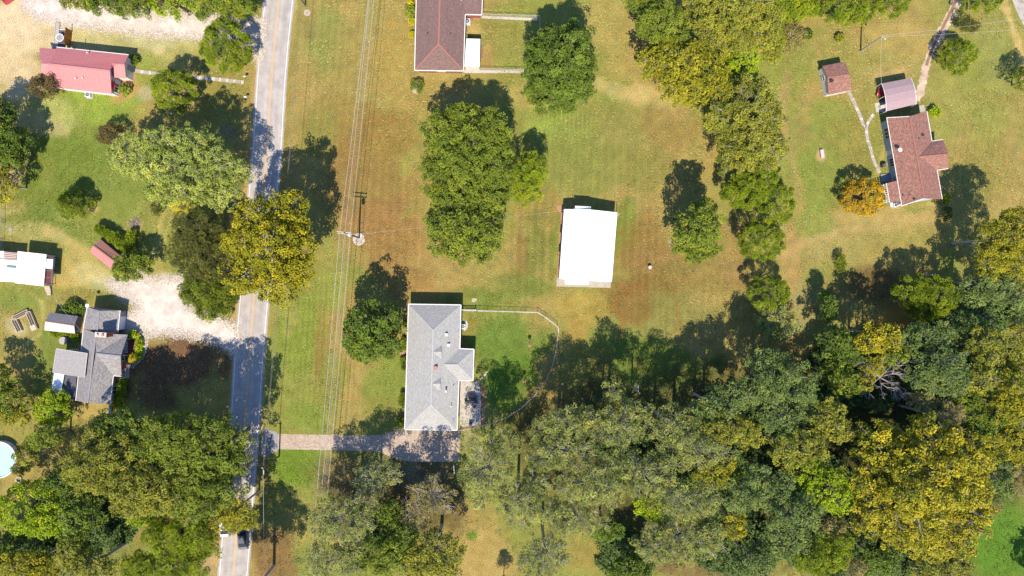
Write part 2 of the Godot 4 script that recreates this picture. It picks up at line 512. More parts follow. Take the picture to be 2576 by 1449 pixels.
func make_ground() -> void:
	tone.resize((GX + 1) * (GZ + 1))
	var olive := sunlit(152, 142, 70)
	var tan_ := sunlit(176, 142, 82)
	for j in GZ + 1:
		for i in GX + 1:
			var x := (i - GX / 2) * CELL
			var z := (j - GZ / 2) * CELL
			var w := smoothstep(-0.35, 0.45, n1.get_noise_2d(x * 0.7 + 300, z * 0.45))
			tone[j * (GX + 1) + i] = olive.lerp(tan_, w)
	# [x, y, rx, ry, turn, red, green, blue, strength]
	for p in [
		# west of the road
		[150, 450, 170, 130, 0, 116, 124, 48, 0.9], [100, 560, 120, 60, 0, 122, 126, 56, 0.8], [300, 470, 120, 110, 0, 128, 132, 58, 0.8],
		[60, 60, 150, 110, 0, 240, 196, 158, 1.05], [40, 170, 90, 80, 10, 232, 190, 146, 0.95], [170, 110, 130, 60, 5, 220, 180, 134, 0.8], [330, 62, 300, 44, 4, 232, 196, 152, 0.95],
		[330, 100, 200, 50, 4, 196, 172, 112, 0.8], [470, 130, 140, 60, 0, 182, 160, 92, 0.7], [330, 200, 100, 60, 0, 150, 150, 66, 0.8], [240, 270, 140, 40, 8, 150, 158, 62, 0.8],
		[120, 280, 80, 40, 10, 188, 172, 104, 0.7], [90, 310, 70, 24, 15, 206, 176, 122, 0.6], [370, 235, 22, 18, 0, 206, 176, 140, 0.7], [400, 124, 14, 12, 0, 226, 190, 140, 0.9], [380, 100, 90, 20, 4, 206, 184, 136, 0.6],
		[318, 235, 14, 40, 60, 206, 150, 96, 0.7], [320, 200, 16, 30, 20, 208, 156, 100, 0.8], [545, 240, 80, 120, 0, 150, 134, 66, 0.7],
		[40, 430, 26, 60, 20, 206, 168, 104, 0.8], [10, 530, 60, 16, 0, 190, 164, 96, 0.6], [70, 580, 90, 26, 4, 196, 168, 104, 0.7], [160, 605, 60, 16, 30, 200, 166, 104, 0.7],
		[232, 525, 26, 16, 0, 206, 166, 110, 0.85], [180, 545, 50, 14, 0, 176, 160, 84, 0.6], [120, 450, 60, 20, 90, 150, 142, 70, 0.5], [340, 562, 26, 22, 0, 190, 150, 96, 0.7],
		[200, 660, 70, 40, 40, 196, 162, 96, 0.85], [180, 700, 60, 40, 0, 204, 164, 98, 0.85], [260, 700, 90, 30, 10, 206, 178, 116, 0.85], [420, 690, 110, 40, 0, 170, 146, 80, 0.8], [450, 640, 50, 80, 0, 140, 136, 60, 0.7],
		[410, 725, 130, 46, 5, 226, 200, 164, 0.9], [200, 740, 90, 24, 0, 150, 134, 66, 0.6], [60, 760, 90, 50, 0, 128, 134, 60, 0.8], [40, 820, 50, 30, 30, 208, 176, 128, 0.85],
		[130, 850, 60, 70, 0, 116, 126, 52, 0.85], [110, 960, 40, 80, 0, 124, 130, 56, 0.8], [60, 1080, 130, 60, 0, 150, 138, 68, 0.8], [220, 1030, 60, 20, 0, 196, 160, 96, 0.7], [300, 1010, 26, 50, 10, 150, 138, 70, 0.7],
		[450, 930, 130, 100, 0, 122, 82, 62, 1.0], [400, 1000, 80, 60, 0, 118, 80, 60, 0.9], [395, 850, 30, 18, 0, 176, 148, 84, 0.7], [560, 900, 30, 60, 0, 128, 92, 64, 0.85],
		[580, 800, 40, 12, 0, 196, 156, 96, 0.8], [340, 1340, 40, 20, 0, 196, 160, 100, 0.8], [530, 1390, 30, 60, 0, 206, 162, 116, 0.85], [400, 1250, 240, 160, 0, 120, 96, 60, 0.6],
		[345, 790, 26, 14, 0, 150, 146, 70, 0.8], [185, 1300, 60, 40, 0, 130, 98, 66, 0.7],
		# between the road and the middle houses
		[820, 90, 70, 110, 3, 142, 142, 70, 0.7], [780, 60, 30, 60, 5, 150, 118, 74, 0.5], [880, 170, 60, 140, 3, 164, 134, 74, 0.7], [990, 130, 60, 130, 0, 178, 142, 74, 0.8],
		[860, 320, 130, 80, 0, 158, 128, 68, 0.8], [800, 330, 60, 60, 0, 136, 130, 62, 0.5], [960, 360, 110, 120, 0, 160, 118, 64, 0.85], [940, 500, 130, 130, 0, 158, 118, 68, 0.85], [1000, 600, 110, 120, 0, 168, 118, 72, 0.85],
		[1020, 700, 110, 50, 0, 166, 120, 70, 0.8], [880, 620, 60, 60, 0, 176, 132, 80, 0.6], [1010, 230, 90, 60, 0, 178, 142, 78, 0.7], [1040, 480, 40, 100, 0, 172, 126, 76, 0.6],
		[825, 720, 60, 80, 5, 144, 144, 64, 0.85], [760, 850, 60, 150, 4, 136, 140, 56, 0.85], [830, 960, 60, 130, 4, 134, 132, 56, 0.7], [800, 900, 16, 110, 5, 156, 116, 66, 0.6], [960, 960, 80, 90, 0, 132, 138, 58, 0.85],
		[950, 1020, 60, 30, 0, 146, 130, 64, 0.6], [770, 1040, 90, 40, 0, 130, 138, 56, 0.7], [730, 780, 14, 60, 5, 176, 152, 90, 0.5],
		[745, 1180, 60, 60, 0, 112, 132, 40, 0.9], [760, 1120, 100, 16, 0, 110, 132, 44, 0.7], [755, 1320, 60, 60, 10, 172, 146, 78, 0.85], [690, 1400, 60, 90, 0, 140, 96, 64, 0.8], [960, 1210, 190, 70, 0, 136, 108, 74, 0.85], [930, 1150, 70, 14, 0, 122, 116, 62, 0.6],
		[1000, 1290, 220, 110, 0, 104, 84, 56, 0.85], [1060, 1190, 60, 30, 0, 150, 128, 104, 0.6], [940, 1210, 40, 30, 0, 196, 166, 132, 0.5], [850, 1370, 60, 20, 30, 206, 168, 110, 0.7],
		# north gardens
		[1240, 80, 90, 60, 0, 150, 132, 66, 0.7], [1190, 75, 30, 20, 0, 206, 164, 98, 0.8], [1225, 140, 12, 40, 0, 196, 146, 90, 0.7], [1290, 20, 90, 20, 0, 150, 140, 64, 0.7], [1110, 190, 90, 12, 0, 196, 160, 96, 0.8], [1230, 195, 110, 16, 0, 158, 134, 68, 0.7],
		[1520, 60, 70, 100, 0, 180, 148, 84, 0.85], [1560, 160, 90, 60, 0, 182, 148, 84, 0.8], [1540, 220, 90, 24, 20, 206, 172, 112, 0.6], [1330, 240, 80, 40, 0, 188, 154, 88, 0.7], [1420, 320, 100, 40, 0, 156, 160, 72, 0.85], [1640, 255, 90, 34, 25, 208, 170, 108, 0.85],
		[1560, 330, 160, 70, 0, 146, 134, 70, 0.8], [1700, 330, 90, 60, 0, 166, 128, 74, 0.7], [1480, 430, 150, 80, 0, 140, 134, 66, 0.8], [1620, 430, 80, 70, 0, 146, 130, 66, 0.7], [1350, 530, 70, 60, 0, 176, 136, 76, 0.7], [1790, 400, 60, 90, 0, 180, 144, 84, 0.7],
		[1350, 620, 60, 140, 0, 128, 122, 58, 0.85], [1390, 640, 16, 100, 3, 112, 128, 44, 0.8], [1310, 620, 20, 120, 0, 156, 116, 68, 0.6], [1575, 560, 40, 90, 5, 118, 128, 50, 0.75], [1630, 620, 70, 110, 0, 150, 108, 60, 0.75], [1660, 680, 110, 60, 0, 158, 116, 70, 0.7],
		[1760, 700, 140, 70, 0, 150, 122, 66, 0.8], [1840, 640, 50, 120, 0, 166, 126, 76, 0.7], [1600, 740, 120, 60, 0, 140, 106, 54, 0.7], [1720, 790, 180, 60, 0, 144, 130, 70, 0.8], [1580, 760, 60, 50, 10, 150, 92, 52, 0.5],
		[1450, 770, 80, 50, 0, 182, 146, 74, 0.85], [1450, 850, 30, 60, 0, 178, 136, 70, 0.85], [1200, 750, 130, 30, 0, 118, 126, 52, 0.7], [1100, 735, 70, 8, 0, 178, 128, 74, 0.6], [1330, 720, 100, 40, 0, 124, 126, 56, 0.8],
		[1290, 880, 120, 100, 0, 112, 126, 50, 0.9], [1290, 980, 90, 90, 0, 98, 122, 40, 0.85], [1185, 828, 14, 28, 20, 162, 124, 66, 0.7], [1250, 860, 80, 40, 0, 118, 128, 56, 0.7], [1360, 1000, 40, 90, 30, 178, 140, 76, 0.75], [1390, 950, 30, 60, 0, 160, 130, 70, 0.6],
		[1600, 920, 260, 70, 0, 108, 120, 46, 0.85], [1460, 930, 70, 80, 0, 142, 120, 64, 0.7], [1620, 1010, 220, 60, 0, 96, 92, 48, 0.85], [1820, 960, 100, 70, 0, 96, 86, 48, 0.8], [1180, 1100, 40, 40, 0, 170, 150, 100, 0.7],  # green-dark patches: the woodland's deep shadow painted into the lawn edge
		[1700, 1200, 520, 240, 0, 84, 74, 44, 0.85], [2350, 1150, 420, 340, 0, 70, 66, 38, 0.95], [1220, 1400, 90, 80, 0, 188, 150, 88, 0.9], [1186, 1347, 16, 14, 0, 100, 132, 36, 0.9, 0.3], [1470, 1400, 60, 60, 0, 166, 136, 72, 0.9], [1400, 1320, 30, 16, 0, 206, 160, 120, 0.8],  # woodland floor coloured darker for the deep shade between the crowns
		[1750, 1420, 110, 40, 0, 150, 112, 76, 0.7], [2530, 1360, 110, 130, 20, 100, 130, 42, 1.0, 0.25], [2480, 1300, 60, 30, -30, 136, 140, 76, 0.6],
		# east gardens
		[2080, 150, 130, 70, 0, 158, 142, 72, 0.85], [2010, 130, 60, 40, 0, 178, 144, 84, 0.7], [1975, 200, 60, 160, 5, 146, 140, 66, 0.8], [1965, 270, 24, 120, 8, 180, 144, 88, 0.85], [2000, 340, 40, 60, 0, 150, 132, 72, 0.6], [2080, 300, 60, 60, 0, 140, 140, 62, 0.8],
		[2130, 380, 80, 90, 0, 152, 132, 66, 0.7], [2060, 430, 60, 110, 0, 136, 140, 60, 0.75], [2260, 90, 110, 60, 0, 186, 150, 86, 0.85], [2240, 180, 70, 30, -6, 188, 152, 92, 0.6], [2390, 250, 90, 110, 0, 164, 146, 78, 0.8], [2440, 60, 80, 50, 0, 172, 146, 80, 0.8],
		[2500, 120, 50, 160, -10, 158, 146, 80, 0.8], [2480, 300, 60, 90, 10, 150, 146, 70, 0.7], [2450, 420, 90, 110, 0, 156, 136, 70, 0.8], [2200, 560, 240, 40, -5, 192, 152, 94, 0.85], [2100, 620, 150, 70, 0, 178, 150, 90, 0.8], [2300, 620, 150, 60, 0, 168, 142, 78, 0.8],
		[2420, 560, 60, 60, 0, 160, 140, 72, 0.7], [1990, 640, 30, 150, 4, 186, 142, 88, 0.85], [2040, 560, 60, 40, 0, 144, 146, 66, 0.75], [2080, 700, 70, 60, 0, 152, 140, 70, 0.7], [2200, 730, 130, 60, 0, 118, 84, 54, 0.85], [2300, 800, 120, 40, 0, 196, 146, 66, 0.8],
		[2380, 660, 40, 40, 0, 130, 140, 58, 0.7], [2020, 770, 36, 70, 0, 168, 146, 92, 0.85], [2100, 830, 70, 60, 0, 140, 140, 66, 0.6], [1962, 590, 14, 30, 0, 200, 170, 140, 0.8], [2065, 390, 14, 18, 0, 216, 168, 120, 0.95, 0.2], [2228, 360, 8, 130, 16, 206, 164, 100, 0.6], [2330, 515, 90, 8, -9, 200, 156, 98, 0.6]]:
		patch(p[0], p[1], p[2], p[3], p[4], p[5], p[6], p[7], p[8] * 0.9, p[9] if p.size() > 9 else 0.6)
	# wheel tracks, worn lines, verges
	trail([[418, 515], [400, 575], [388, 640], [385, 720]], 9, 186, 160, 92, 0.7)
	trail([[440, 522], [420, 575], [404, 640], [400, 700]], 7, 182, 156, 88, 0.6)
	trail([[75, 735], [105, 760], [108, 800], [100, 840], [60, 870]], 6, 190, 166, 100, 0.5)
	trail([[1965, 640], [2050, 600], [2150, 575], [2260, 560], [2330, 535], [2380, 520]], 14, 196, 156, 98, 0.5)
	trail([[1960, 230], [1972, 330], [1998, 420], [2012, 480]], 10, 186, 150, 92, 0.5)
	trail([[1580, 730], [1567, 790], [1556, 850]], 9, 158, 112, 58, 0.7, 0.6)
	trail([[1700, 700], [1706, 790], [1708, 860]], 9, 156, 116, 64, 0.45)
	trail([[2300, 505], [2250, 515], [2330, 560]], 8, 196, 158, 98, 0.5)
	trail([[2200, 190], [2270, 175], [2290, 178]], 6, 202, 156, 104, 0.7)
	trail([[741, 0], [735, 60], [723, 175], [712, 330], [700, 487], [677, 724], [660, 1000], [655, 1086]], 6, 196, 164, 104, 0.8)
	trail([[740, 40], [728, 180], [716, 340], [704, 480]], 12, 158, 132, 66, 0.6)
	trail([[655, 60], [640, 240], [630, 370], [620, 480], [600, 760], [585, 1000], [560, 1300], [548, 1449]], 9, 196, 152, 92, 0.8)
	trail([[2520, 0], [2540, 50], [2560, 110], [2580, 200]], 12, 212, 172, 106, 0.9)
	# mowing stripes on the lawns that show them
	for s in [[820, 900, 100, 230, 4, 7.0, 0.12], [1410, 310, 90, 60, 3, 5.5, 0.16], [960, 560, 150, 180, 2, 11.0, 0.07], [1480, 440, 220, 110, 1, 9.0, 0.06], [1700, 760, 220, 120, 2, 9.0, 0.06], [1340, 620, 70, 150, 2, 10.0, 0.1], [860, 180, 130, 260, 4, 9.0, 0.06], [2460, 400, 90, 160, 10, 8.0, 0.06], [1600, 620, 70, 130, 3, 10.0, 0.08]]:
		var c := flat(survey(s[0], s[1]))
		for j in GZ + 1:
			for i in GX + 1:
				var x := (i - GX / 2) * CELL
				var z := (j - GZ / 2) * CELL
				var d := Vector2((x - c.x) / (s[2] * K), (z - c.y) / (s[3] * K)).length()
				if d < 1.2:
					var u: float = (x + z * tan(deg_to_rad(s[4]))) / (s[5] * K) + n1.get_noise_2d(x, z * 0.3) * 0.5
					tone[j * (GX + 1) + i] *= 1.0 + s[6] * sin(u * PI) * smoothstep(1.2, 0.6, d)
	# mesh
	var v := PackedVector3Array()
	var cc := PackedColorArray()
	var nn := PackedVector3Array()
	for j in GZ + 1:
		for i in GX + 1:
			var x := (i - GX / 2) * CELL
			var z := (j - GZ / 2) * CELL
			if i == 0 or i == GX:
				x *= 8.0
			if j == 0 or j == GZ:
				z *= 12.0
			v.append(Vector3(x, 0, z))
			nn.append(Vector3.UP)
			var t := tone[j * (GX + 1) + i]
			var m := 1.0 + 0.16 * n2.get_noise_2d(x * 1.5, z * 1.5) + 0.14 * n3.get_noise_2d(x, z)
			var dry := 0.1 * n3.get_noise_2d(z + 900, x)
			t *= m
			var rim := mini(mini(i, GX - i), mini(j, GZ - j))
			t = (olive * 0.9).lerp(t, smoothstep(0.0, 14.0, rim))
			cc.append(Color(t.x * (1.0 + dry), t.y, t.z * (1.0 - dry)))
	var idx := PackedInt32Array()
	for j in GZ:
		for i in GX:
			var a := j * (GX + 1) + i
			idx.append_array([a, a + 1, a + GX + 1, a + 1, a + GX + 2, a + GX + 1])
	var arr := []
	arr.resize(Mesh.ARRAY_MAX)
	arr[Mesh.ARRAY_VERTEX] = v
	arr[Mesh.ARRAY_NORMAL] = nn
	arr[Mesh.ARRAY_COLOR] = cc
	arr[Mesh.ARRAY_INDEX] = idx
	var mesh := ArrayMesh.new()
	mesh.add_surface_from_arrays(Mesh.PRIMITIVE_TRIANGLES, arr)
	var g := MeshInstance3D.new()
	g.mesh = mesh
	g.name = "ground"
	var grain := noise_tex(0.13, 0.5, 1.0, 4, 41, 1024)
	var m := mat(Color.WHITE, 0.95, grain, 1.0 / 37.0)
	m.vertex_color_use_as_albedo = true
	m.metallic_specular = 0.2
	relief(m, grain, 4.0)
	g.material_override = m
	add_child(g)
	struct(g)

# ---------- flat sheets: roads, drives, paths ----------
func smooth_line(pts: Array, step := 0.8) -> PackedVector2Array:
	var c := Curve2D.new()
	var q := PackedVector2Array()
	for p in pts:
		q.append(flat(survey(p[0], p[1])))
	for i in q.size():
		var t := Vector2.ZERO
		if i > 0 and i < q.size() - 1:
			t = (q[i + 1] - q[i - 1]) / 6.0
		c.add_point(q[i], -t, t)
	c.bake_interval = step
	return c.get_baked_points()

func sheet_poly(called: String, pts: PackedVector2Array, y: float, material: Material, parent: Node3D = self) -> MeshInstance3D:
	var st := mb()
	var t := Geometry2D.triangulate_polygon(pts)
	for i in t.size() / 3:
		var a := pts[t[i * 3]]
		var b := pts[t[i * 3 + 1]]
		var c := pts[t[i * 3 + 2]]
		tri(st, Vector3(a.x, y, a.y), Vector3(b.x, y, b.y), Vector3(c.x, y, c.y), Vector3.UP)
	var o := obj(called, st, material, parent)
	if parent == self:
		struct(o)
	return o

# an outline in plan units, its edge frayed by "fray" metres
func sheet(called: String, pts: Array, y: float, material: Material, fray := 0.0, round_corners := true) -> MeshInstance3D:
	var q := PackedVector2Array()
	if round_corners:
		var c: Array = pts.duplicate()
		c.append(pts[0])
		q = smooth_line(c, 0.35)
		q.remove_at(q.size() - 1)
	else:
		for p in pts:
			q.append(flat(survey(p[0], p[1])))
	if fray > 0.0:
		if fray > 0.38:
			gravel_edge.append_array(q)
		for i in q.size():
			q[i] += Vector2(n3.get_noise_2d(q[i].x * 2.0, q[i].y * 2.0), n3.get_noise_2d(q[i].y * 2.0 + 50, q[i].x * 2.0)) * fray * 1.6 + Vector2(rng.randf_range(-0.2, 0.2), rng.randf_range(-0.2, 0.2)) * fray
	var clean := Geometry2D.offset_polygon(q, 0.03)
	for k in clean:
		if absf(area(k)) > absf(area(q)) * 0.5:
			q = k
	return sheet_poly(called, q, y, material)

func area(p: PackedVector2Array) -> float:
	var s := 0.0
	for i in p.size():
		s += p[i].cross(p[(i + 1) % p.size()])
	return s * 0.5

func band(line: PackedVector2Array, off0: float, off1: float, y: float, st: SurfaceTool, lanes := false, cols := 1) -> void:
	var prev := []
	for i in line.size():
		var d := (line[mini(i + 1, line.size() - 1)] - line[maxi(i - 1, 0)]).normalized()
		var nrm := Vector2(-d.y, d.x)
		var row := []
		for c in cols + 1:
			var f := lerpf(off0, off1, float(c) / cols)
			var p := line[i] + nrm * f
			row.append([Vector3(p.x, y, p.y), lane_tone(float(c) / cols, p) if lanes else Color.WHITE])
		if prev.size():
			for c in cols:
				for k in [prev[c], row[c], row[c + 1], prev[c], row[c + 1], prev[c + 1]]:
					st.set_color(k[1])
					st.add_vertex(k[0])
		prev = row

# tyres have polished two pale bands in each lane
func lane_tone(f: float, p: Vector2) -> Color:
	var lane := absf(fmod(f * 2.0, 1.0) - 0.5)
	var m := 0.9 + 0.1 * smoothstep(0.12, 0.2, lane) * smoothstep(0.36, 0.26, lane) + 0.06 * n1.get_noise_2d(p.x, p.y * 0.4) + 0.07 * n3.get_noise_2d(p.x * 3.0, p.y * 0.06) - 0.05 * smoothstep(0.42, 0.5, lane)
	return Color(m, m, m)

func make_roads() -> void:
	var line := smooth_line([[738, -460], [721, -240], [706, -60], [701, 0], [690, 106], [680.5, 222], [672.5, 362], [661, 490], [641, 724], [626, 900], [619, 1010], [608, 1160], [594, 1350], [586, 1449], [578, 1540], [552, 1860]], 1.0)
	var st := mb()
	band(line, -2.95, 2.95, 0.008, st, true, 24)
	var road := obj("road", st, M.asphalt)
	struct(road)
	for o in [-2.62, 2.5]:
		var l := mb()
		band(line, o, o + 0.13, 0.013, l)
		obj("edge_line", l, M.white_paint, road)
	for o in [-0.17, 0.06]:
		var l := mb()
		band(line, o, o + 0.11, 0.013, l)
		obj("centre_line", l, M.yellow_paint, road)
	rng.seed = 610
	for k in 16:
		var l := mb()
		var i0 := rng.randi_range(2, line.size() - 16)
		var q := PackedVector2Array()
		if k % 2:
			var d := (line[i0 + 1] - line[i0]).normalized()
			for j in 13:
				q.append(line[i0] + Vector2(-d.y, d.x) * (j * 0.45 - 2.7) + d * rng.randf_range(-0.1, 0.1))
		else:
			var off := rng.randf_range(-2.0, 2.0)
			for j in rng.randi_range(6, 14):
				off += rng.randf_range(-0.12, 0.12)
				q.append(line[i0 + j] + Vector2(off, 0))
		band(q, -0.03, 0.03, 0.011, l)
		obj("tar_seam", l, M.apron, road)
	var east := mb()
	band(smooth_line([[2552, -40], [2575, 22], [2600, 70], [2640, 140]], 1.0), -2.4, 1.4, 0.008, east)
	struct(obj("side_road", east, M.asphalt))
	# gravel drives
	sheet("gravel_drive", [[662, 58], [640, 52], [600, 54], [540, 46], [480, 40], [400, 34], [310, 26], [250, 16], [175, 4], [130, -4], [60, -10], [80, 34], [150, 54], [260, 70], [380, 84], [500, 93], [560, 97], [610, 104], [642, 130], [652, 150], [657, 110]], 0.012, M.gravel, 0.5)
	sheet("gravel_drive", [[604, 838], [560, 803], [500, 792], [472, 772], [462, 735], [458, 706], [435, 700], [385, 704], [345, 698], [310, 712], [275, 712], [300, 735], [332, 758], [346, 772], [336, 788], [318, 800], [312, 815], [322, 836], [372, 836], [376, 842], [398, 838], [470, 842], [540, 858], [572, 872], [588, 890], [600, 880]], 0.012, M.gravel, 0.45)
	sheet("farm_track", [[2395, 0], [2388, 20], [2372, 55], [2352, 90], [2332, 130], [2322, 158], [2316, 190], [2308, 215], [2304, 235], [2306, 256], [2316, 250], [2326, 228], [2334, 205], [2336, 180], [2340, 150], [2352, 125], [2372, 95], [2388, 64], [2408, 28], [2422, 0], [2412, -20], [2400, -20]], 0.012, M.track, 0.35)
	var verge := mb()
	band(smooth_line([[2408, -10], [2396, 20], [2370, 72], [2344, 125], [2330, 165]], 0.6), -0.25, 0.3, 0.018, verge)
	struct(obj("track_strip", verge, M.tan_mulch))
	# the block paved drive of the middle house and its asphalt apron
	sheet("paved_driveway", [[697, 1092], [905, 1096], [960, 1094], [985, 1086], [1018, 1076], [1155, 1076], [1155, 1161], [1040, 1161], [1012, 1158], [985, 1149], [945, 1134], [697, 1130]], 0.014, M.paver, 0.0, false)
	sheet("drive_apron", [[663, 1076], [680, 1084], [697, 1091], [698, 1131], [684, 1140], [666, 1150], [655, 1140]], 0.016, M.apron, 0.1)
	# footpaths
	for p in [[[[336, 176], [352, 180], [400, 186], [460, 191], [540, 199], [613, 207]], 0.34], [[[2136, 234], [2150, 262], [2165, 296], [2172, 316], [2180, 318]], 0.3], [[[2197, 287], [2184, 306], [2179, 322], [2182, 352], [2190, 375], [2198, 405], [2212, 434]], 0.3]]:
		var l := smooth_line(p[0], 0.75)
		var w: float = p[1]
		var path := mb()
		band(l, -w, w, 0.012, path)
		var o := obj("footpath", path, M.tan_mulch)
		struct(o)
		for i in l.size() - 1:
			var d := l[i + 1] - l[i]
			if d.length() < 0.2:
				continue
			var c := (l[i] + l[i + 1]) * 0.5
			part_box(o, "slab", Vector3(c.x, 0.02, c.y), Vector3(w * 2.0 + rng.randf_range(-0.04, 0.04), 0.04, d.length() - 0.04), M.concrete if i % 3 else M.white_concrete, atan2(d.x, d.y) + rng.randf_range(-0.03, 0.03))
	# crazy paved path of the grey house: every stone with a joint round it
	var l := smooth_line([[362, 836], [364, 850], [361, 870], [352, 892], [338, 908], [328, 918]], 0.4)
	var bed := mb()
	band(l, -0.85, 0.85, 0.012, bed)
	var flag := obj("flagstone_path", bed, M.tan_mulch)
	struct(flag)
	for i in l.size():
		var d := (l[mini(i + 1, l.size() - 1)] - l[maxi(i - 1, 0)]).normalized()
		for c in 4:
			var p := l[i] + Vector2(-d.y, d.x) * ((c - 1.5) * 0.43 + rng.randf_range(-0.05, 0.05)) + d * rng.randf_range(-0.06, 0.06)
			var s := mb()
			disc(s, Vector3(p.x, 0.012, p.y), rng.randf_range(0.17, 0.23), rng.randf_range(0.02, 0.035), 5 + i % 3)
			obj("paving_stone", s, M.stone if (i + c) % 3 else M.white_concrete, flag)
	# patio, beds and worn soil
	sheet("patio", [[1157, 958], [1181, 957], [1186, 965], [1199, 955.5], [1204, 964], [1208, 987], [1209, 1069], [1157, 1074]], 0.03, M.patio, 0.0, false)
	sheet("mulch_bed", [[1206, 968], [1214, 972], [1221, 988], [1223, 1030], [1222, 1062], [1210, 1066], [1209.5, 1000]], 0.02, M.tan_mulch, 0.15)
	sheet("mulch_bed", [[331, 854], [346, 852], [354, 868], [352, 886], [344, 898], [331, 897]], 0.02, M.mulch, 0.1)
	sheet("bare_soil", [[306, 192], [330, 188], [340, 196], [332, 212], [318, 226], [304, 246], [298, 240], [305, 215]], 0.01, M.clay, 0.3)
	var gr := mb()
	disc(gr, survey(902, 602), 1.15, 0.014, 24)
	struct(obj("gravel_patch", gr, M.white_concrete))
	sheet("concrete_pad", [[1400, 700], [1407, 700], [1536, 703], [1535, 724], [1400, 720]], 0.05, M.concrete, 0.0, false)
	sheet("worn_patch", [[1399, 720], [1400, 702], [1405, 640], [1410, 560], [1413, 530], [1419, 527], [1414, 600], [1408, 680], [1405, 702]], 0.01, M.clay, 0.12)
	sheet("concrete_pad", [[1396, 517], [1420, 520], [1420, 534], [1411, 536], [1404, 531]], 0.012, M.clay, 0.1)
	sheet("concrete_pad", [[2200, 260], [2230, 256], [2231, 281], [2204, 282]], 0.03, M.white_concrete, 0.0, false)
	sheet("concrete_pad", [[2312, 266], [2324, 264], [2326, 280], [2314, 281]], 0.03, M.concrete, 0.0, false)
	sheet("concrete_pad", [[1166, 808], [1174, 808], [1176, 822], [1170, 831], [1166, 830]], 0.03, M.white_concrete, 0.05)
	sheet("concrete_strip", [[1212, 40], [1352, 46], [1352, 52], [1212, 46]], 0.02, M.patio, 0.05, false)
	sheet("concrete_strip", [[1166, 176], [1320, 178], [1320, 184], [1166, 183]], 0.02, M.patio, 0.05, false)
	sheet("worn_patch", [[1186, 752], [1196, 750], [1196, 758], [1188, 758]], 0.01, M.sand, 0.2)

# ---------- trees, shrubs, hedges ----------
# leaf colours (linear): the two ends each crown mixes between; spray mesh, spray size, sprays per square metre, bark
const KINDS := {
	"green": [[0.075, 0.13, 0.014], [0.25, 0.3, 0.03], "broad", 1.0, 1.0],
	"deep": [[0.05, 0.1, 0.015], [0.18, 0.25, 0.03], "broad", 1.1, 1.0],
	"olive": [[0.12, 0.145, 0.018], [0.35, 0.35, 0.04], "broad", 1.0, 0.9],
	"pale": [[0.09, 0.125, 0.03], [0.38, 0.41, 0.1], "small", 1.0, 0.8],
	"maple": [[0.13, 0.19, 0.035], [0.45, 0.51, 0.1], "broad", 0.9, 0.9],
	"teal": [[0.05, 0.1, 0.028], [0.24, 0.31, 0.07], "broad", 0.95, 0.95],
	"gold": [[0.09, 0.13, 0.01], [0.52, 0.44, 0.025], "large", 0.9, 0.85],
	"amber": [[0.12, 0.15, 0.01], [0.4, 0.36, 0.02], "broad", 1.0, 0.85],
	"lime": [[0.17, 0.27, 0.01], [0.36, 0.46, 0.015], "broad", 1.0, 1.0],
	"meadow": [[0.12, 0.19, 0.01], [0.34, 0.41, 0.02], "fine", 1.0, 1.0],
	"cedar": [[0.075, 0.125, 0.012], [0.24, 0.29, 0.025], "fine", 1.0, 1.0],
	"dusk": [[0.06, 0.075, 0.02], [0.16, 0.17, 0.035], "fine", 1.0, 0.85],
	"sycamore": [[0.1, 0.135, 0.008], [0.44, 0.38, 0.016], "large", 0.85, 0.9],
	"juniper": [[0.085, 0.15, 0.009], [0.29, 0.36, 0.02], "fine", 0.9, 3.2],
	"orange": [[0.3, 0.2, 0.012], [0.62, 0.38, 0.018], "broad", 0.8, 2.4],
	"plum": [[0.08, 0.06, 0.025], [0.18, 0.14, 0.05], "fine", 1.0, 0.9],
	"russet": [[0.13, 0.115, 0.035], [0.36, 0.31, 0.09], "small", 1.0, 0.75],
	"yellow": [[0.4, 0.36, 0.01], [0.7, 0.58, 0.02], "small", 0.8, 1.1],
}

func make_sprays() -> void:
	# one spray: leaves round a short twig. [count, leaf length, leaf width, reach]
	var kinds := {"broad": [15, 0.25, 0.17, 0.34], "small": [20, 0.17, 0.11, 0.34], "large": [11, 0.33, 0.27, 0.36], "fine": [26, 0.28, 0.08, 0.32]}
	for k in kinds:
		var a: Array = kinds[k]
		var list := []
		for variant in 2:
			rng.seed = hash(k) + variant
			var st := mb()
			for i in a[0]:
				var dir := Vector3(rng.randfn(), absf(rng.randfn()) * 0.55 + 0.05, rng.randfn()).normalized()
				var at: Vector3 = dir * float(a[3]) * sqrt(rng.randf_range(0.15, 1.0))
				at.y *= 0.35
				var out := (dir + Vector3(rng.randfn(), rng.randfn() * 0.25 - 0.1, rng.randfn()) * 0.5).normalized()
				var side := out.cross(Vector3.UP + Vector3(rng.randfn(), 0, rng.randfn()) * 0.2).normalized()
				var nrm := side.cross(out)
				var l: float = a[1] * rng.randf_range(0.75, 1.2)
				var w: float = a[2] * rng.randf_range(0.8, 1.15) * 0.5
				var tip := at + out * l - nrm * l * 0.15
				var mid := at + out * l * 0.45
				tri(st, at, mid + side * w + nrm * w * 0.3, tip, Vector3.UP)
				tri(st, at, tip, mid - side * w + nrm * w * 0.3, Vector3.UP)
			st.generate_normals()
			var m := st.commit()
			m.surface_set_material(0, M.leaf)
			list.append(m)
		spray[k] = list

